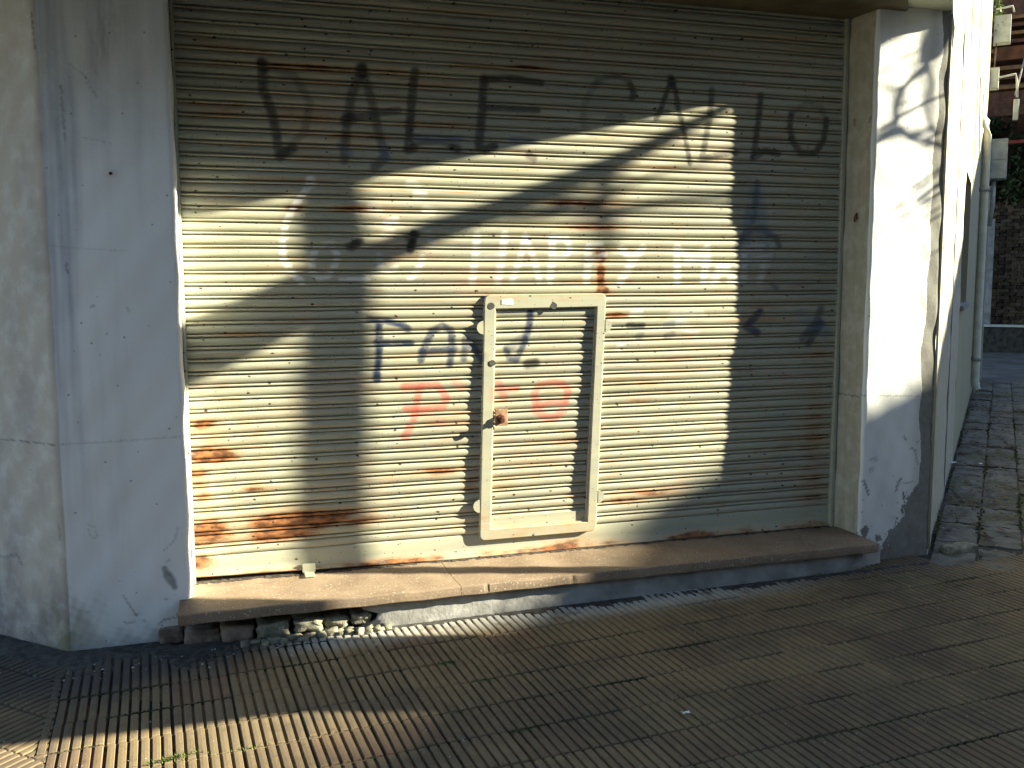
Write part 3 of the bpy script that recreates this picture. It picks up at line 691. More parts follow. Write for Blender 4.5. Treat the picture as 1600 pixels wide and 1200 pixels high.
box('back_wall', (-.6, .62, -.3), (4.2, .72, 3.4), M_LINT, bld)
# sill: three slabs with cracks between them
CH = [(random.uniform(-.05, 3.6), random.uniform(.006, .022), random.uniform(.003, .008)) for _ in range(7)] + [(2.75, .02, .006)]
def chip(x, k, z):
    return max([0] + [d * (1 - abs(x - a) / w_) for a, w_, d in CH if abs(x - a) < w_]) * (1 if z > -.04 else .35)
def sill_piece(x0, x1, k):
    nx = max(4, int((x1 - x0) / .010)); xs = np.linspace(x0, x1, nx + 1)
    prof = [(.07, -.05), (.07, -.0005), (.069, 0), (-.30, -.001), (-.422, -.0012), (-.428, -.0035), (-.430, -.009), (-.431, -.025), (-.430, -.045), (-.427, -.0495), (-.30, -.050)]
    P = np.zeros((len(prof), nx + 1, 3))
    for a, (y, z) in enumerate(prof):
        for b, x in enumerate(xs):
            e = .0022 * math.sin(x * 5 + k) if y < -.35 else 0
            P[a, b] = (x + (.003 * math.sin(y * 30 + 1) if 1.1 < x < 1.3 else 0), y + e * .5 + (.035 * x / 3.5 - .02 + chip(x, k, z)) * (y < -.35), z + .0015 * math.sin(x * 23 + y * 15) + 0)
    o = grid_obj('sill_slab', P, M_SILL, bld, smooth=False)
    bm = bmesh.new(); bm.from_mesh(o.data)
    R = len(prof); C = nx + 1; bm.verts.ensure_lookup_table()
    bm.faces.new([bm.verts[r * C] for r in range(R)]); bm.faces.new([bm.verts[r * C + C - 1] for r in range(R - 1, -1, -1)])
    bm.faces.new([bm.verts[i] for i in range(C)] + [bm.verts[(R - 1) * C + i] for i in range(C - 1, -1, -1)])
    bmesh.ops.recalc_face_normals(bm, faces=bm.faces[:]); bm.to_mesh(o.data); bm.free()
    return o
for k, (a, b) in enumerate(((-.055, 1.1985), (1.2015, 2.7475), (2.7505, 3.545))): sill_piece(a, b, k)
# cement face under the sill, broken away on the left where bricks show
def riser():
    xs = np.arange(.82, 3.66, .03); zs = np.linspace(-.24, -.049, 8)
    P = np.zeros((len(zs), len(xs), 3))
    for a, z in enumerate(zs):
        for b, x in enumerate(xs):
            xx = x
            if b == 0: xx += .05 * math.sin(a * 1.7) - .02 + (.06 if a < 3 else -.02)
            P[a, b] = (xx, -.405 - .014 * (1 - a / 7) + .035 * (x / 3.5) + .06 * smooth01((x - 3.35) / .3) + .003 * math.sin(x * 29 + a * 2) + .002 * math.sin(x * 67 - a), z)
    o = grid_obj('step_face', P, M_RISER, bld)
    m = o.modifiers.new('thick', 'SOLIDIFY'); m.thickness = .03; m.offset = -1
    return o
riser()
box('step_core', (.80, -.31, -.29), (3.6, .05, -.054), M_RUB, bld); box('step_core', (-.10, -.20, -.29), (.80, .05, -.054), M_DIRT, bld)
def lump(name, c, size, mat, parent, seed, rough=.16, sub=3):
    r = random.Random(seed); bm = bmesh.new(); bmesh.ops.create_cube(bm, size=1)
    bmesh.ops.subdivide_edges(bm, edges=bm.edges[:], cuts=sub, use_grid_fill=True)
    for v in bm.verts:
        v.co = Vector((v.co.x * size[0], v.co.y * size[1], v.co.z * size[2])) + Vector([r.uniform(-1, 1) * rough * size[i] for i in range(3)]) + Vector(c)
    bmesh.ops.smooth_vert(bm, verts=bm.verts[:], factor=.35, use_axis_x=True, use_axis_y=True, use_axis_z=True)
    return bm_obj(name, bm, mat, parent, True)
BR = [(-.095, -.15, .105), (.04, -.148, .15), (.187, -.142, .145), (.345, -.14, .15), (.50, -.128, .125), (.63, -.135, .11), (.74, -.13, .09)]
for k, (x, z, wd) in enumerate(BR):
    lump('brick', (x, (-.225, -.275, -.30, -.325, -.335, -.315, -.315)[k], z - .002), (wd, .13, .068 if k < 4 else .055), M_BRICK if k < 3 else M_RUB, bld, k, .06 if k < 3 else .14)
for k in range(16):
    r = random.Random(50 + k); x = .22 + k * .042
    lump('mortar_crumb', (x, -.40 - r.uniform(0, .035), gz(x) + .006), (r.uniform(.03, .07), .05, r.uniform(.02, .035)), M_RUB, bld, 60 + k, .22, 1)
V, F = [], []
for k in range(170):
    r = random.Random(900 + k); x = .01 + k * .0206; i = len(V); d = r.uniform(.006, .03)
    V += [(x - .012, .0, .002 + r.uniform(0, .006)), (x + .012, .0, .002 + r.uniform(0, .006)), (x + .012, -.02 - d, .0012), (x - .012, -.02 - d * r.uniform(.5, 1.2), .0012)]; F.append((i, i + 1, i + 2, i + 3))
o = mesh_obj('packed_dirt', V, F, M_DIRT, bld); o['kind'] = 'stuff'
# nail in the left pillar, hook on the right jamb
tube('nail', [(-.258, -.235, 1.883), (-.257, -.262, 1.881)], .007, M_IRON, bld, 6)
bm = bmesh.new(); bm_tube(bm, [(3.545 - .004, -.13, 1.79), (3.535, -.118, 1.762), (3.53, -.13, 1.745), (3.535, -.142, 1.762), (3.541, -.13, 1.79)], .004, 5); bm_obj('hook', bm, M_IRON, bld)

# ------------------------------------------------------------------ the roller shutter
sh = tag(empty('roller_shutter', (1.75, 0, 0)), 'rusty cream roller shutter with graffiti and a small wicket door', 'shutter')
PITCH = .059; NS = 47; Z0 = .124
PROF = np.array([(0, -.006), (.0006, .004), (.003, .0088), (.008, .0118), (.0155, .0136), (.0225, .0138), (.0295, .0126), (.0352, .0098), (.0390, .0045), (.0398, -.006),
                 (.0433, -.006), (.0439, .009), (.0462, .0148), (.0505, .0152), (.0538, .0120), (.0548, -.006), (.0589, -.006)])
EDGE = np.array([.5, .75, .3, .05, 0, 0, .05, .25, .7, .9, .9, .6, .2, .2, .5, .8, .8])
def yoff(x, z, k):   # the curtain bellies a little and every slat hangs slightly differently
    b = -.010 * np.exp(-((z - 1.28) / .45) ** 2) + .006 * np.exp(-((z - .35) / .3) ** 2)
    return b + .0016 * np.sin(k * 2.4) + .0012 * np.sin(k * 5.9 + 1) + .0012 * np.sin(x * 2.1 + k)
def slat(x0, x1, k, parent, name='slat', dy=0., dz=0.):
    n = max(2, int((x1 - x0) / .012)); xs = np.linspace(x0, x1, n + 1); z = Z0 + PITCH * k + PROF[:, 0] + dz
    X = np.tile(xs, (len(z), 1)); Z = np.tile(z[:, None], (1, n + 1)) + .0012 * np.sin(X * 1.7 + k * 1.3) + .0006 * np.sin(X * 9 + k)
    OUT = np.tile(PROF[:, 1][:, None], (1, n + 1)); Y = -OUT + yoff(X, Z, k) + dy
    # small dents
    px, pz = X.ravel(), Z.ravel()
    paint = paint_eval(px, pz, STROKES, PCOL, .9); crest = np.clip((OUT.ravel() - .002) / .009, .25, 1)
    white = paint[:, :3].mean(1) > .5
    paint[:, 3] *= np.where(white, .85 * np.clip((OUT.ravel() - .0085) / .005, .1, 1) ** 1.3, crest ** .9)
    rust = blob_eval(px, pz, RUST) + .34 * np.repeat(EDGE, n + 1) * (.75 + .5 * wn(px * 1.7 + k, pz * 2, k))
    return grid_obj(name, np.stack([X, Y, Z], -1), M_SH, parent, {'paint': paint, 'rust': rust})
wl = lambda z: 1.405 + (z - .09) * .0235 + .030          # centre lines of the wicket frame's uprights
wr = lambda z: 2.047 + (z - .09) * .0355 - .026
door = None
slats_in = []
for k in range(NS):
    zc = Z0 + PITCH * (k + .4)
    if .12 < zc < 1.325:
        slat(-.012, wl(zc), k, sh); slat(wr(zc), 3.528, k, sh); slats_in.append(k)
    else: slat(-.012, 3.528, k, sh)
# bottom bar with its folded lip
def bar():
    prof = [(.124, 0), (.120, .006), (.113, .008), (.06, .010), (.016, .010), (.012, .020), (.007, .024), (.002, .020), (.002, -.01)]
    xs = np.linspace(-.012, 3.528, 300); z = np.array([p[0] for p in prof]); X = np.tile(xs, (len(z), 1))
    Z = np.tile(z[:, None], (1, 300)); Z = Z + np.clip((.11 - Z) / .1, 0, 1) * .026 * np.clip(1 - X / 1.25, 0, 1); OUT = np.tile(np.array([p[1] for p in prof])[:, None], (1, 300))
    Y = -OUT + yoff(X, Z, 3); px, pz = X.ravel(), Z.ravel()
    rust = np.maximum(blob_eval(px, pz, RUST), .7 * np.clip((.062 - pz) / .04, 0, 1) * (.7 + .5 * wn(px * 2.3, pz, 1)))
    o = grid_obj('bottom_bar', np.stack([X, Y, Z], -1), M_FRAME, sh, {'paint': np.zeros((len(px), 4), np.float32), 'rust': rust}); return o
bb = bar()
lt = box('latch_tab', (.512, -.10, .004), (.560, -.02, .012), M_GUIDE, bb, .002)
box('latch_plate', (.505, -.03, .008), (.567, -.012, .05), M_GUIDE, bb, .002)
def guide(name, x0, x1, yo):
    bm = bmesh.new(); bm_box(bm, x0, x1, -yo, .06, -.001, 2.86, None, .003); return bm_obj(name, bm, M_GUIDE, sh)
guide('guide_rail', -.0035, .010, .034); guide('guide_rail', 3.512, 3.5345, .030)
# wicket door: frame with rounded corners, own slats, hinge tabs, lock
def frame():
    O = [(1.403, .092), (2.048, .093), (2.093, 1.360), (1.435, 1.358)]; I = [(1.461, .150), (1.998, .146), (2.043, 1.290), (1.492, 1.285)]
    def loop(Q, r, n=6):
        out = []
        for i in range(4):
            p = Vector(Q[i]); a = (Vector(Q[i - 1]) - p).normalized(); b = (Vector(Q[(i + 1) % 4]) - p).normalized()
            for k in range(n):
                t = k / (n - 1); q0 = p + a * r; q1 = p + b * r; out.append((q0.lerp(p, t)).lerp(p.lerp(q1, t), t))
        return out
    o0 = loop(O, .034); o1 = loop([(p[0] + (.004 if i in (0, 3) else -.004), p[1] + (.004 if i < 2 else -.004)) for i, p in enumerate(O)], .030)
    i0 = loop(I, .003); i1 = loop([(p[0] + (-.003 if i in (0, 3) else .003), p[1] + (-.003 if i < 2 else .003)) for i, p in enumerate(I)], .003)
    im = loop([(p[0] + (.006 if i in (0, 3) else -.006), p[1] + (.006 if i < 2 else -.006)) for i, p in enumerate(I)], .002)
    rings = [(o0, .02), (o0, -.030), (o1, -.0345), (i1, -.0345), (i0, -.031), (i0, -.024), (im, -.023), (im, .0)]
    bm = bmesh.new(); R = [[bm.verts.new((p.x, y - .006 + .009 * smooth01((.9 - p.y) / .9), p.y)) for p in l] for l, y in rings]
    for a, b in zip(R, R[1:]):
        n = len(a)
        for k in range(n): bm.faces.new((a[k], a[(k + 1) % n], b[(k + 1) % n], b[k]))
    bmesh.ops.subdivide_edges(bm, edges=[e for e in bm.edges if e.calc_length() > .2], cuts=60, use_grid_fill=True)
    o = bm_obj('wicket_door', bm, M_FRAME, sh); me = o.data; co = np.zeros(len(me.vertices) * 3); me.vertices.foreach_get('co', co); co = co.reshape(-1, 3)
    ru = np.maximum(np.maximum(blob_eval(co[:, 0], co[:, 2], RUST) * .35, .26 * (np.abs(co[:, 2] - 1.36) < .012)), np.where(co[:, 1] > -.033, .24, .0) + .08 * wn(co[:, 0] * 6, co[:, 2] * 9, 2)); a = me.attributes.new('rust', 'FLOAT', 'POINT'); a.data.foreach_set('value', ru.astype(np.float32))
    pt = paint_eval(co[:, 0], co[:, 2], [('K', .012, .8, [(1.468, 1.285), (1.466, 1.24), (1.464, 1.19)]), ('R', .02, .35, [(1.47, .82), (1.475, .86)]), ('N', .02, .3, [(1.44, 1.04), (1.45, 1.07)])], PCOL)
    a = me.attributes.new('paint', 'FLOAT_COLOR', 'POINT'); a.data.foreach_set('color', pt.ravel())
    o['label'] = 'small cream wicket door with louvred slats and rounded frame'
    return o
door = frame()
for k in slats_in:
    zc = Z0 + PITCH * (k + .4)
    slat(wl(zc), wr(zc), k, door, 'door_slat', .002, -.004)
box('bottom_panel', (1.45, -.012, .10), (2.03, .0, .205), M_GUIDE, door)
def tab(x, z, side, r=.034):
    bm = bmesh.new(); dy = .009 * float(smooth01((.9 - z) / .9)); pts = [(x, z - r)] + [(x + side * r * math.cos(a), z + r * math.sin(a)) for a in np.linspace(-1.45, 1.45, 10)] + [(x, z + r)]
    f = [bm.verts.new((p[0], -.0395 + dy, p[1])) for p in pts]; b = [bm.verts.new((p[0], -.027 + dy, p[1])) for p in pts]
    bm.faces.new(f); bm.faces.new(b[::-1])
    for i in range(len(pts)): bm.faces.new((f[i], b[i], b[(i + 1) % len(pts)], f[(i + 1) % len(pts)]))
    bm_obj('hinge_tab', bm, M_GUIDE, door)
tab(1.428, 1.192, -1); tab(2.09, 1.19, 1); tab(1.404, .275, -1); tab(2.058, .28, 1)
lp = box('lock_plate', (1.487, -.040, .688), (1.553, -.031, .775), M_PLATE, door, .002)
def cyl(name, c, r, l, mat, parent, seg=6, r2=None):
    bm = bmesh.new(); bm_tube(bm, [c, (c[0], c[1] - l * .8, c[2]), (c[0], c[1] - l, c[2])], [r, r, (r2 or r * .8)], seg); return bm_obj(name, bm, mat, parent)
cyl('lock_nut', (1.515, -.040, .724), .025, .016, M_IRON, door, 8); cyl('lock_bolt', (1.515, -.055, .724), .013, .030, M_IRON, door, 10)
bm = bmesh.new(); vs = [bm.verts.new((x, -.0425, z)) for x, z in ((1.523, 1.308), (1.583, 1.305), (1.584, 1.332), (1.570, 1.336), (1.524, 1.333))]; bm.faces.new(vs); bm_obj('sticker', bm, M_WHITE, door)
for x, z, r in ((1.468, 1.300, .018), (1.803, 1.297, .017), (1.474, 1.012, .016)):
    bm = bmesh.new(); vs = [bm.verts.new((x + r * math.cos(a) * random.uniform(.92, 1.05), -.0418, z + r * math.sin(a))) for a in np.linspace(0, 2 * math.pi, 14, endpoint=False)]; bm.faces.new(vs); bm_obj('spray_dot', bm, M_SPRAY, door)
# ------------------------------------------------------------------ fittings on the right-hand facade
dp = tag(empty('drainpipe', FP(7.6, .055, 0)), 'cream drainpipe running down the right facade with an open mouth', 'drainpipe')
R_ = .052
bm = bmesh.new(); bm_tube(bm, [FP(7.75, -.02, 3.46), FP(7.6, .03, 3.38), FP(7.6, .055, 3.22), FP(7.6, .055, .13), FP(7.59, .07, .06), FP(7.57, .09, .015)], [R_, R_, R_, R_, R_, R_ * 1.02], 12, False); o = bm_obj('pipe', bm, M_PIPE, dp, True)
m = o.modifiers.new('wall', 'SOLIDIFY'); m.thickness = .006
for z in (.42, 2.55): tube('clamp', [FP(7.6, .055, z - .025), FP(7.6, .055, z + .025)], R_ + .008, M_METAL, dp, 12)
def fbox(name, s, n0, n1, ds, z0, z1, mat, label, cat, bev=.006):
    e = tag(empty(name, FP(s, (n0 + n1) / 2, z0)), label, cat)
    fac_box('housing', s - ds, s + ds, n0, n1, z0, z1, mat, e, bev); return e
mb = fbox('meter_box', 9.7, .07, .29, .13, 2.86, 3.42, M_METAL, 'grey two-part meter box below the bracket arm', 'meter box')
fac_box('door_panel', 9.56, 9.572, .09, .27, 2.87, 3.12, M_METAL, mb); fac_box('door_panel', 9.56, 9.573, .09, .27, 3.135, 3.30, M_METAL, mb)
tube('conduit', [FP(9.7, .13, 2.87), FP(9.7, .13, 2.5), FP(9.72, .10, 2.2)], .03, M_METAL, mb)
j1 = fbox('junction_box', 9.6, .02, .13, .1, 4.12, 4.40, M_METAL, 'small grey junction box with an angled metal arm on the facade', 'junction box')
tube('arm', [FP(9.58, .12, 4.27), FP(9.58, .34, 4.30), FP(9.58, .36, 4.20), FP(9.58, .37, 3.98)], .014, M_METAL, j1)
fac_box('arm_shade', 9.54, 9.62, .33, .40, 3.66, 3.95, M_METAL, j1, .01)
j2 = fbox('grey_box', 9.9, .03, .25, .1, 4.80, 5.18, M_METAL, 'grey box high on the facade under the eaves', 'junction box')
tube('handle', [FP(9.78, .05, 5.26), FP(9.78, .26, 5.28), FP(9.78, .28, 5.2)], .014, M_METAL, j2)
tag(tube('wall_cable', [FP(5.3, .012, 3.5), FP(5.9, .012, 3.0), FP(6.35, .014, 2.86), FP(6.7, .014, 3.1), FP(6.9, .012, 3.6)], .006, M_RISER), 'thin cable hanging in a loop on the lit facade', 'cable')
tag(tube('service_wire', [FP(9.5, .35, 4.0), FP(12, .5, 5.2), FP(16, .7, 6.6)], .012, M_RISER), 'thin grey wire stretched across the porch', 'wire')
wp = tag(empty('wall_post', FP(10.35, .02, -.1)), 'flaking white end post at the far end of the facade', 'post')
fac_box('shaft', 10.2, 10.4, -.25, .085, -.12, 2.75, M_FAC, wp, .01); fac_box('cap', 10.18, 10.42, -.27, .10, 2.75, 2.82, M_FAC, wp, .008)
# ------------------------------------------------------------------ neighbour's porch at the end of the sidewalk
pw = tag(empty('low_porch_wall', FP(16.0, .5, -.05)), 'low grey porch wall with a pale edge across the sidewalk', 'wall')
fac_box('wall_face', 16.0, 16.3, -2, 4, -.2, .47, M_BED, pw); fac_box('coping', 15.97, 16.32, -2, 4, .47, .505, M_PIPE, pw)
bw = tag(empty('brick_wall', FP(17.2, .5, .5)), 'dark uneven brick wall behind the low porch wall', 'wall')
fac_box('mortar_core', 17.26, 17.5, -1.4, 2.6, -.1, 3.0, M_RISER, bw)
bme = []
for k in range(3):
    bm = bmesh.new(); bm_box(bm, -.06, .06, -.118, .118, -.034, .034)
    for v in bm.verts: v.co += Vector([random.uniform(-.008, .008) for _ in range(3)])
    me = bpy.data.meshes.new('brick'); bmesh.ops.recalc_face_normals(bm, faces=bm.faces[:]); bm.to_mesh(me); bm.free(); me.materials.append([M_BRICKD, M_BRICKB, M_BRICKB][k]); bme.append(me)
for r in range(34):
    for q in range(9):
        n = -.55 + q * .25 + (.125 if r % 2 else 0); z = .53 + r * .074
        if n > 1.35: continue
        p = FP(17.22 + random.uniform(-.012, .012), n, z); o = bpy.data.objects.new('brick', random.choice(bme)); link(o, bw)
        o.location = p - parent_loc(bw); o.rotation_euler = (random.uniform(-.03, .03), random.uniform(-.03, .03), math.pi / 2 - HD + random.uniform(-.04, .04))
pst = tag(empty('porch_post', FP(16.8, -.02, .5)), 'dark grey porch post in front of the brick wall', 'post')
fac_box('shaft', 16.72, 16.9, -.1, .11, .3, 2.7, M_RISER, pst)
ph = tag(empty('porch_roof', FP(17, .5, 5)), 'brown timber porch roof with stepped boards and a red beam', 'roof')
for k in range(9): fac_box('board', 15.0 + k * .42, 15.5 + k * .42, -1.5, 4.5, 5.05 + k * .26, 5.12 + k * .26, M_WOOD if k % 2 else M_WOODL, ph)
fac_box('beam', 11.2, 11.35, .02, 3.0, 4.83, 5.03, M_WOOD, ph); fac_box('beam', 15.0, 15.12, -1.5, 4.5, 4.55, 5.0, M_WOOD, ph)
fac_box('red_rail', 15.3, 15.34, -1, 4.5, 4.06, 4.12, simple('red_rail_paint', (.32, .05, .03), .6), ph)
fac_box('back_boards', 18.6, 18.7, -3, 5, -.1, 8.2, M_WOOD, ph)
def leaves(n, fn, size, seed):
    r = np.random.default_rng(seed); C = fn(r, n); q = r.normal(size=(n, 3)); q /= np.linalg.norm(q, axis=1)[:, None]
    h = np.cross(q, r.normal(size=(n, 3))); h /= np.linalg.norm(h, axis=1)[:, None]; b = np.cross(q, h)
    s = size * r.uniform(.6, 1.3, (n, 1)); a = h * s; b = b * s * .45
    V = np.stack([C - a, C - a * .1 + b, C + a, C - a * .1 - b], 1).reshape(-1, 3); F = np.arange(4 * n).reshape(-1, 4)
    return V, F
def ell(clumps, spread):
    cl = np.array(clumps)
    def fn(r, n):
        k = r.integers(0, len(cl), n); d = r.normal(size=(n, 3)); d /= np.linalg.norm(d, axis=1)[:, None]
        return cl[k] + d * (r.uniform(.3, 1, (n, 1)) ** .5) * np.array(spread)
    return fn
bush = tag(empty('hedge_shrub', FP(17.9, .6, 3.0)), 'dark leafy shrub growing above the brick wall', 'shrub')
cl = [FP(17.9 + random.uniform(-.3, .4), random.uniform(-.6, 1.8), random.uniform(3.0, 4.9)) for _ in range(40)]
V, F = leaves(5200, ell([tuple(c) for c in cl], (.34, .34, .3)), .075, 3); raw_obj('crown', V, F, M_HEDGE, bush, smooth=False)
bm = bmesh.new()
for k in range(7): n = -.4 + k * .32; bm_tube(bm, [FP(17.9, n, 2.2), FP(17.85, n + .1, 3.4), FP(17.9, n + random.uniform(-.2, .3), 4.6)], [.03, .022, .01], 6)
bm_obj('trunk', bm, M_BARK, bush)
iv = tag(empty('climbing_vine', FP(9.9, .12, 5.0)), 'green climbing vine at the top of the facade corner', 'plant')
V, F = leaves(260, ell([tuple(FP(9.85, .08 + .02 * math.sin(k), 5.0 + k * .09)) for k in range(12)], (.07, .07, .07)), .035, 9); raw_obj('foliage', V, F, mat_leaf('vine_leaf', (.06, .12, .02), (.12, .2, .05)), iv, smooth=False)
tube('stem', [FP(9.85, .06, 4.4), FP(9.85, .08, 5.0), FP(9.85, .08, 6.1)], .008, M_BARK, iv)
# ------------------------------------------------------------------ street trees whose shadows fall on the shutter
tr = tag(empty('street_tree', (4.6, -2.05, -.14)), 'old thick-trunked street tree whose shadow falls across the corner', 'tree')
bm = bmesh.new()
def trunk(cx, cy, r, z0, z1, seg=18, n=14):
    rings = []
    for i in range(n + 1):
        z = z0 + (z1 - z0) * i / n; f = 1 + .28 * math.exp(-(z - z0) * 3.5)
        rings.append([bm.verts.new((cx + r * f * (1 + .02 * math.sin(3 * a + z)) * math.cos(a) + 0, cy + .042 * float(smooth01((z - 1.80) / .25)) + r * f * (1 + .02 * math.sin(2 * a - z * .7)) * math.sin(a), z)) for a in np.linspace(0, 2 * math.pi, seg, endpoint=False)])
    for a, b in zip(rings, rings[1:]):
        for k in range(seg): bm.faces.new((a[k], a[(k + 1) % seg], b[(k + 1) % seg], b[k]))
    bm.faces.new(rings[-1])
trunk(4.6, -2.075, .376, -.2, 6.4, 18, 40)
bm_obj('trunk', bm, M_BARK, tr, True)
def limb(pts, r0, r1): 
    n = len(pts); tube('limb', pts, [r0 + (r1 - r0) * i / (n - 1) for i in range(n)], M_BARK, tr, 7)
limb([(4.55, -1.95, 2.85), (4.9, -1.72, 3.14), (5.2, -1.54, 3.30), (5.5, -1.536, 3.481), (5.8, -1.546, 3.629)], .20, .066)
limb([(5.8, -1.556, 3.629), (6.2, -1.568, 3.789), (6.6, -1.591, 3.934), (7.0, -1.61, 4.094), (7.4, -1.636, 4.258), (7.8, -1.669, 4.44), (8.2, -1.728, 4.631), (8.6, -1.778, 4.819), (9.0, -1.776, 5.059)], .066, .026)
limb([(7.8, -1.867, 4.401), (7.8, -1.813, 4.231), (7.8, -1.747, 4.161), (7.8, -1.656, 4.092), (7.8, -1.538, 3.965), (7.85, -1.464, 3.901)], 0.03, 0.014)
limb([(8.0, -1.832, 4.485), (8.0, -1.853, 4.254), (8.0, -1.842, 4.107), (8.0, -1.875, 4.045)], 0.026, 0.016)
limb([(8.2, -1.937, 4.53), (8.2, -1.871, 4.445), (8.2, -1.792, 4.443), (8.2, -1.711, 4.367)], 0.016, 0.01)
limb([(7.2, -1.779, 4.187), (7.2, -1.739, 4.107), (7.2, -1.679, 4.037), (7.2, -1.619, 4.017)], 0.03, 0.015)
# limb whose branches fall on the right pillar
limb([(4.75, -2.0, 5.2), (5.5, -1.6, 4.9), (6.2, -1.2, 4.4), (6.45, -1.03, 4.1), (6.5, -1.018, 3.894), (6.5, -1.037, 3.815), (6.5, -1.05, 3.713)], .09, .026)
PBL = [([(-1.05, 3.713), (-1.072, 3.655), (-1.099, 3.62), (-1.108, 3.546), (-1.114, 3.453), (-1.134, 3.409), (-1.16, 3.395)], .013, .014),
       ([(-1.155, 3.72), (-1.118, 3.649), (-1.104, 3.619)], .005, .009), ([(-1.05, 3.713), (-1.038, 3.58), (-1.046, 3.472), (-1.042, 3.382), (-1.018, 3.283)], .011, .008),
       ([(-.99, 3.484), (-1.047, 3.496), (-1.097, 3.482), (-1.147, 3.459)], .008, .010), ([(-1.058, 3.789), (-1.102, 3.79), (-1.15, 3.757)], .005, .004),
       ([(-1.109, 3.429), (-1.083, 3.346), (-1.043, 3.273), (-.985, 3.17)], .015, .011), ([(-1.042, 3.382), (-1.033, 3.302), (-1.049, 3.253)], .007, .007), ([(-1.06, 3.539), (-1.092, 3.543), (-1.111, 3.601)], .004, .005)]
for q, a, b in PBL: limb([(6.5, y, z) for y, z in q], a, b)
for q in ([(-1.0, 3.10), (-1.014, 3.071), (-1.065, 3.032), (-1.109, 2.985)], [(-.995, 2.98), (-1.006, 2.956), (-1.051, 2.951), (-1.102, 2.924)], [(-1.0, 2.843), (-1.043, 2.829)], [(-1.0, 3.01), (-1.071, 2.97)], [(-.985, 2.645), (-1.027, 2.643)], [(-.985, 3.17), (-.985, 2.98), (-.995, 2.64)]):
    limb([(6.5, y, z) for y, z in q], .006, .005)
tw = random.Random(4)
for k in range(12):
    y = -1.0 - tw.uniform(0, .035); z = tw.uniform(2.86, 3.12); l = tw.uniform(.03, .075)
    limb([(6.5, y, z), (6.5, y - l * .5, z - .006 - tw.uniform(0, .01)), (6.5, y - l, z - .03 - tw.uniform(0, .02))], .004, .0025)
limb([(4.6, -1.95, 1.2), (4.6, -2.26, 1.70), (4.6, -2.79, 2.55), (4.6, -3.32, 3.4), (4.6, -3.7, 4.6), (4.9, -4.2, 6.4)], .26, .16)
limb([(4.55, -2.2, 4.6), (3.6, -3.2, 5.8), (2.6, -4.2, 7.0)], .16, .07); limb([(4.6, -2.1, 6.0), (4.8, -3.0, 7.2), (5.0, -4.2, 8.2)], .22, .08); limb([(4.6, -2.3, 5.0), (3.2, -2.8, 6.6), (1.6, -3.2, 7.6)], .15, .06)
limb([(4.7, -2.2, 5.4), (6.2, -3.4, 6.8), (7.6, -4.6, 7.8)], .14, .06); limb([(4.6, -2.1, 6.2), (4.4, -2.0, 7.5), (4.0, -1.6, 8.6)], .25, .08)
cl = []
for k in range(230):
    a = random.uniform(0, 2 * math.pi); q = random.uniform(.05, 1) ** .5
    cl.append((3.0 + 5.6 * q * math.cos(a), -4.3 + 4.2 * q * math.sin(a), 7.8 + random.uniform(-1, 1) * 1.1 * (1.2 - q)))
V, F = leaves(60000, ell(cl, (.8, .8, .5)), .15, 5); raw_obj('crown', V, F, M_LEAF, tr, smooth=False)
yt = tag(empty('young_tree', (5.0, -1.35, -.14)), 'slender young tree beside the thick trunk', 'tree')
tube('trunk', [(5.0, -1.345, -.2), (5.0, -1.348, 1.2), (5.0, -1.352, 2.4), (5.0, -1.352, 3.3), (5.02, -1.36, 4.6), (5.05, -1.4, 5.6)], [.062, .058, .056, .056, .045, .03], M_BARK, yt, 12)
V, F = leaves(1500, ell([(5.05 + random.uniform(-.5, .6), -1.9 + random.uniform(-.7, .3), 6.0 + random.uniform(-.3, .9)) for _ in range(14)], (.4, .4, .35)), .09, 8); raw_obj('crown', V, F, M_LEAF, yt, smooth=False)
# house across the side street; its roofline cuts off the low sun
hs = tag(empty('opposite_house', (24, -6, -.3)), 'pale two-storey house across the side street', 'house')
box('wall', (22, -6.15, -.3), (30, 14, 8.52), M_HOUSE, hs); box('wall', (22.02, -26, -.3), (30, -6.15, 8.3), M_HOUSE, hs)
v = [(22.01, -6.1, 8.38), (22.01, -14, 10.5), (22.01, -22, 8.38), (30, -6.1, 8.38), (30, -14, 10.5), (30, -22, 8.38)]
bm = bmesh.new(); vs = [bm.verts.new(p) for p in v]
for q in ((0, 1, 2), (5, 4, 3), (0, 3, 4, 1), (1, 4, 5, 2), (0, 2, 5, 3)): bm.faces.new([vs[i] for i in q])
bm_obj('roof', bm, M_WOODL, hs)
for z in (1.0, 4.6):
    for k in range(8): f = box('window', (21.94, -20 + k * 4, z), (22.05, -18.6 + k * 4, z + 1.6), M_DARK, hs); box('window_sill', (21.86, -20.1 + k * 4, z - .08), (22.0, -18.5 + k * 4, z - .005), M_RISER, f)
rh = tag(empty('sky_blocker_house', (-4, -16, -.3)), 'unseen two-storey row house added beyond the road to block low sky light', 'house')  # out-of-view house added behind the camera to cut low sky light
box('wall', (-34, -24, -.3), (17, -15.5, 8.2), M_HOUSE, rh); box('roof', (-34.4, -24.4, 8.2), (17.4, -15.1, 8.5), M_WOODL, rh)
for z in (.9, 4.7):
    for k in range(12): f = box('window', (-32 + k * 4, -15.55, z), (-30.4 + k * 4, -15.45, z + 1.7), M_DARK, rh); box('window_sill', (-32.1 + k * 4, -15.5, z - .08), (-30.3 + k * 4, -15.35, z - .005), M_RISER, f)
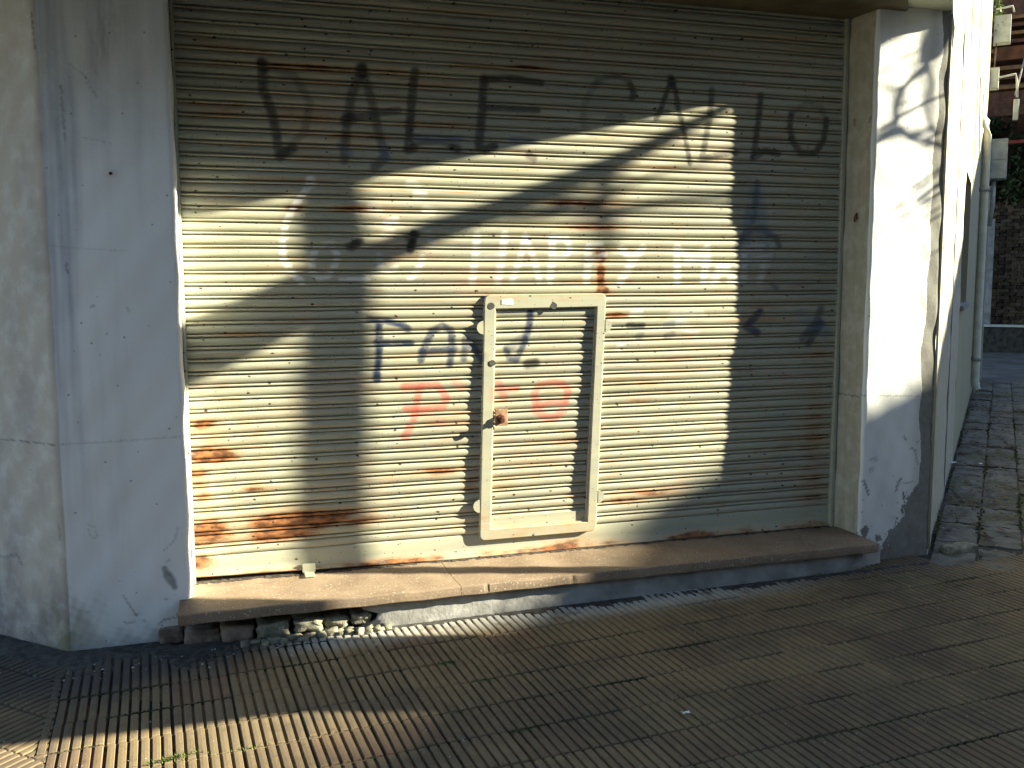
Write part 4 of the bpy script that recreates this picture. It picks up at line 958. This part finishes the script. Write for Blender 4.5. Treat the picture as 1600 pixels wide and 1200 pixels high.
# ------------------------------------------------------------------ weeds, moss, litter
def tuft(V, F, x, y, n, sx, sy, h, rot):
    for _ in range(n):
        a = random.gauss(0, sx); b = random.gauss(0, sy); px = x + a * math.cos(rot) - b * math.sin(rot); py = y + a * math.sin(rot) + b * math.cos(rot)
        z = gz(px) - .004; t = random.uniform(0, 6.28); l = h * random.uniform(.4, 1.2); d = random.uniform(.2, .9) * l; wdt = .0022
        i = len(V); V += [(px - wdt * math.sin(t), py + wdt * math.cos(t), z), (px + wdt * math.sin(t), py - wdt * math.cos(t), z), (px + d * .5 * math.cos(t), py + d * .5 * math.sin(t), z + l * .7), (px + d * math.cos(t), py + d * math.sin(t), z + l)]
        F += [(i, i + 1, i + 2), (i, i + 2, i + 3)]
V, F = [], []
for x, y, n, sx, h in [(-.343, -.737, 50, .035, .010), (-.527, -.735, 35, .025, .010), (-.05, -1.388, 55, .03, .020), (.0, -1.369, 40, .035, .016), (.189, -1.388, 30, .05, .010), (.56, -.93, 40, .02, .010), (1.016, -.896, 50, .025, .014), (1.141, -1.118, 45, .025, .010),
                       (.967, -1.352, 40, .02, .010), (1.13, -1.566, 40, .03, .01), (1.40, -1.545, 60, .12, .008), (3.187, -.395, 60, .03, .018), (3.487, -.583, 70, .06, .014), (2.048, -1.758, 80, .12, .010), (2.628, -1.69, 80, .14, .010), (2.292, -1.944, 60, .12, .010), (3.77, -.771, 40, .04, .012), (3.419, -1.256, 40, .06, .010),
                       (4.25, -.40, 40, .03, .015), (4.72, .30, 60, .1, .015), (5.2, .72, 60, .1, .015), (5.5, .55, 50, .1, .015)]:
    tuft(V, F, x, y, n, sx, .006, h, A if x < 4.2 else math.radians(45))
tag(mesh_obj('weeds', V, F, M_GRASS), 'small green weeds growing in the joints of the pavement', kind='stuff')
xs = np.arange(-1.6, 3.9, .014); ts = np.linspace(0, 1, 26)
Xg = np.tile(xs, (len(ts), 1)); Tg = np.tile(ts[:, None], (1, len(xs)))
yw = np.where(xs < -.525, -.25 + (-.525 - xs), np.where(xs < -.1, -.25, np.where(xs < .75, -.33, -.40))); wd = .10 + .26 * (1 - smooth01((xs - .0) / .55)) - .05 * smooth01((xs - 2.9) / .6)
Yg = yw[None] - Tg * wd[None]; m = 1 - Tg + .30 * wn(Xg * 5, Yg * 6, 1) + .22 * wn(Xg * 17, Yg * 21, 4) - .12
Zg = gz(Xg) - .012 + .0155 * smooth01(m * 1.6) + .0016 * wn(Xg * 41, Yg * 37, 2)
Zg[-1] = gz(Xg[-1]) - .02
tag(grid_obj('dirt', np.stack([Xg, Yg, Zg], -1), simple('dark_street_dirt', (.060, .058, .055), .95, .45, 30, bump=.5)), 'dark dirt washed up along the foot of the walls', kind='stuff')
V, F = [], []
def moss_lump(x, y, r, h):
    z = gz(x) - .004; i = len(V); n = 6; V.append((x, y, z + h))
    for k in range(n): a = k * 2 * math.pi / n; q = r * random.uniform(.6, 1.2); V.append((x + q * math.cos(a) * 1.6, y + q * math.sin(a) * .55, z - .004))
    for k in range(n): F.append((i, i + 1 + k, i + 1 + (k + 1) % n))
for j in range(-8, 3):
    for k in range(260):
        u = -1.0 + k * .021 + random.uniform(-.006, .006); v = V0 + T * j + random.uniform(-.002, .002)
        if math.sin(u * 2.3 + j * 5.1) + .7 * math.sin(u * 7.1 + j * 2.2) + random.uniform(-.5, .5) < .35: continue
        P = MP @ Vector((u, v, 0))
        if P.y > -.42: continue
        moss_lump(P.x, P.y, random.uniform(.006, .012), random.uniform(.003, .006))
for jn in (.02, .255, .49, .725):
    for k in range(150):
        s = .1 + k * .045 + random.uniform(-.01, .01)
        if math.sin(s * 3.1 + jn * 20) + random.uniform(-.6, .6) < -.1: continue
        p = FP(s, jn + random.gauss(0, .008)); moss_lump(p.x, p.y, random.uniform(.008, .02), random.uniform(.004, .012))
tag(mesh_obj('moss', V, F, M_MOSS), 'dark moss filling the joints between the tiles', kind='stuff')
V, F = [], []
def pebble(x, y, r):
    z = gz(x); i = len(V)
    for dx, dy, dz in ((1, 0, 0), (0, 1, 0), (-1, 0, 0), (0, -1, 0), (0, 0, 1), (0, 0, -.5)): V.append((x + dx * r * random.uniform(.6, 1.3), y + dy * r * random.uniform(.6, 1.3), z + dz * r * random.uniform(.5, .9)))
    for a, b in ((0, 1), (1, 2), (2, 3), (3, 0)): F.extend([(i + a, i + b, i + 4), (i + b, i + a, i + 5)])
for _ in range(170):
    x = random.uniform(-.6, 4.2); pebble(x, random.uniform(-2.2, -.45), random.uniform(.002, .0045))
for _ in range(60): pebble(random.uniform(-.5, .9), random.uniform(-.62, -.42), random.uniform(.003, .008))
for _ in range(240): p = FP(random.uniform(.1, 7), abs(random.gauss(0, .35)) + .02); pebble(p.x, p.y, random.uniform(.003, .012))
tag(mesh_obj('gravel', V, F, simple('pale_grit', (.32, .31, .29), .9, .4, 60)), 'pale grit scattered over the pavement', kind='stuff')
V, F = [], []
for _ in range(420):
    p = FP(random.uniform(.3, 8), abs(random.gauss(0, .4)) + .01); t = random.uniform(0, 6.28); l = random.uniform(.015, .04); z = gz(p.x) + .012; i = len(V)
    for d, s in ((1, 0), (0, .5), (-1, 0), (0, -.5)): V.append((p.x + l * (d * math.cos(t) - s * math.sin(t)), p.y + l * (d * math.sin(t) + s * math.cos(t)), z + random.uniform(0, .012)))
    F.append((i, i + 1, i + 2, i + 3))
tag(mesh_obj('leaf_litter', V, F, simple('dead_leaf', (.10, .065, .035), .8, .5, 30)), 'dead leaves lying on the side pavement', kind='stuff')
def scrap(x, y, r, label, seed):
    rr = random.Random(seed); bm = bmesh.new(); g = [[bm.verts.new((x + (i - 1.5) * r * .6 + rr.uniform(-.2, .2) * r, y + (j - 1) * r * .6 + rr.uniform(-.2, .2) * r, gz(x) + .014 + rr.uniform(0, .5) * r)) for i in range(4)] for j in range(3)]
    for j in range(2):
        for i in range(3): bm.faces.new((g[j][i], g[j][i + 1], g[j + 1][i + 1], g[j + 1][i]))
    tag(bm_obj('paper_scrap', bm, M_WHITE), label, 'litter', 'scraps of litter on the pavement')
scrap(6.0, 1.80, .055, 'crumpled white paper scrap by the foot of the right facade', 1); scrap(1.744, -1.656, .018, 'tiny pale scrap lying on the ribbed tiles', 2); scrap(6.2, 1.68, .02, 'small white scrap on the slabs beside the crumpled paper', 3)
st = lump('corner_stone', FP(.10, .16, gz(4.2) + .012), (.20, .09, .055), M_RUB, None, 77, .12); tag(st, 'flat grey stone lying against the right pillar corner', 'stone')
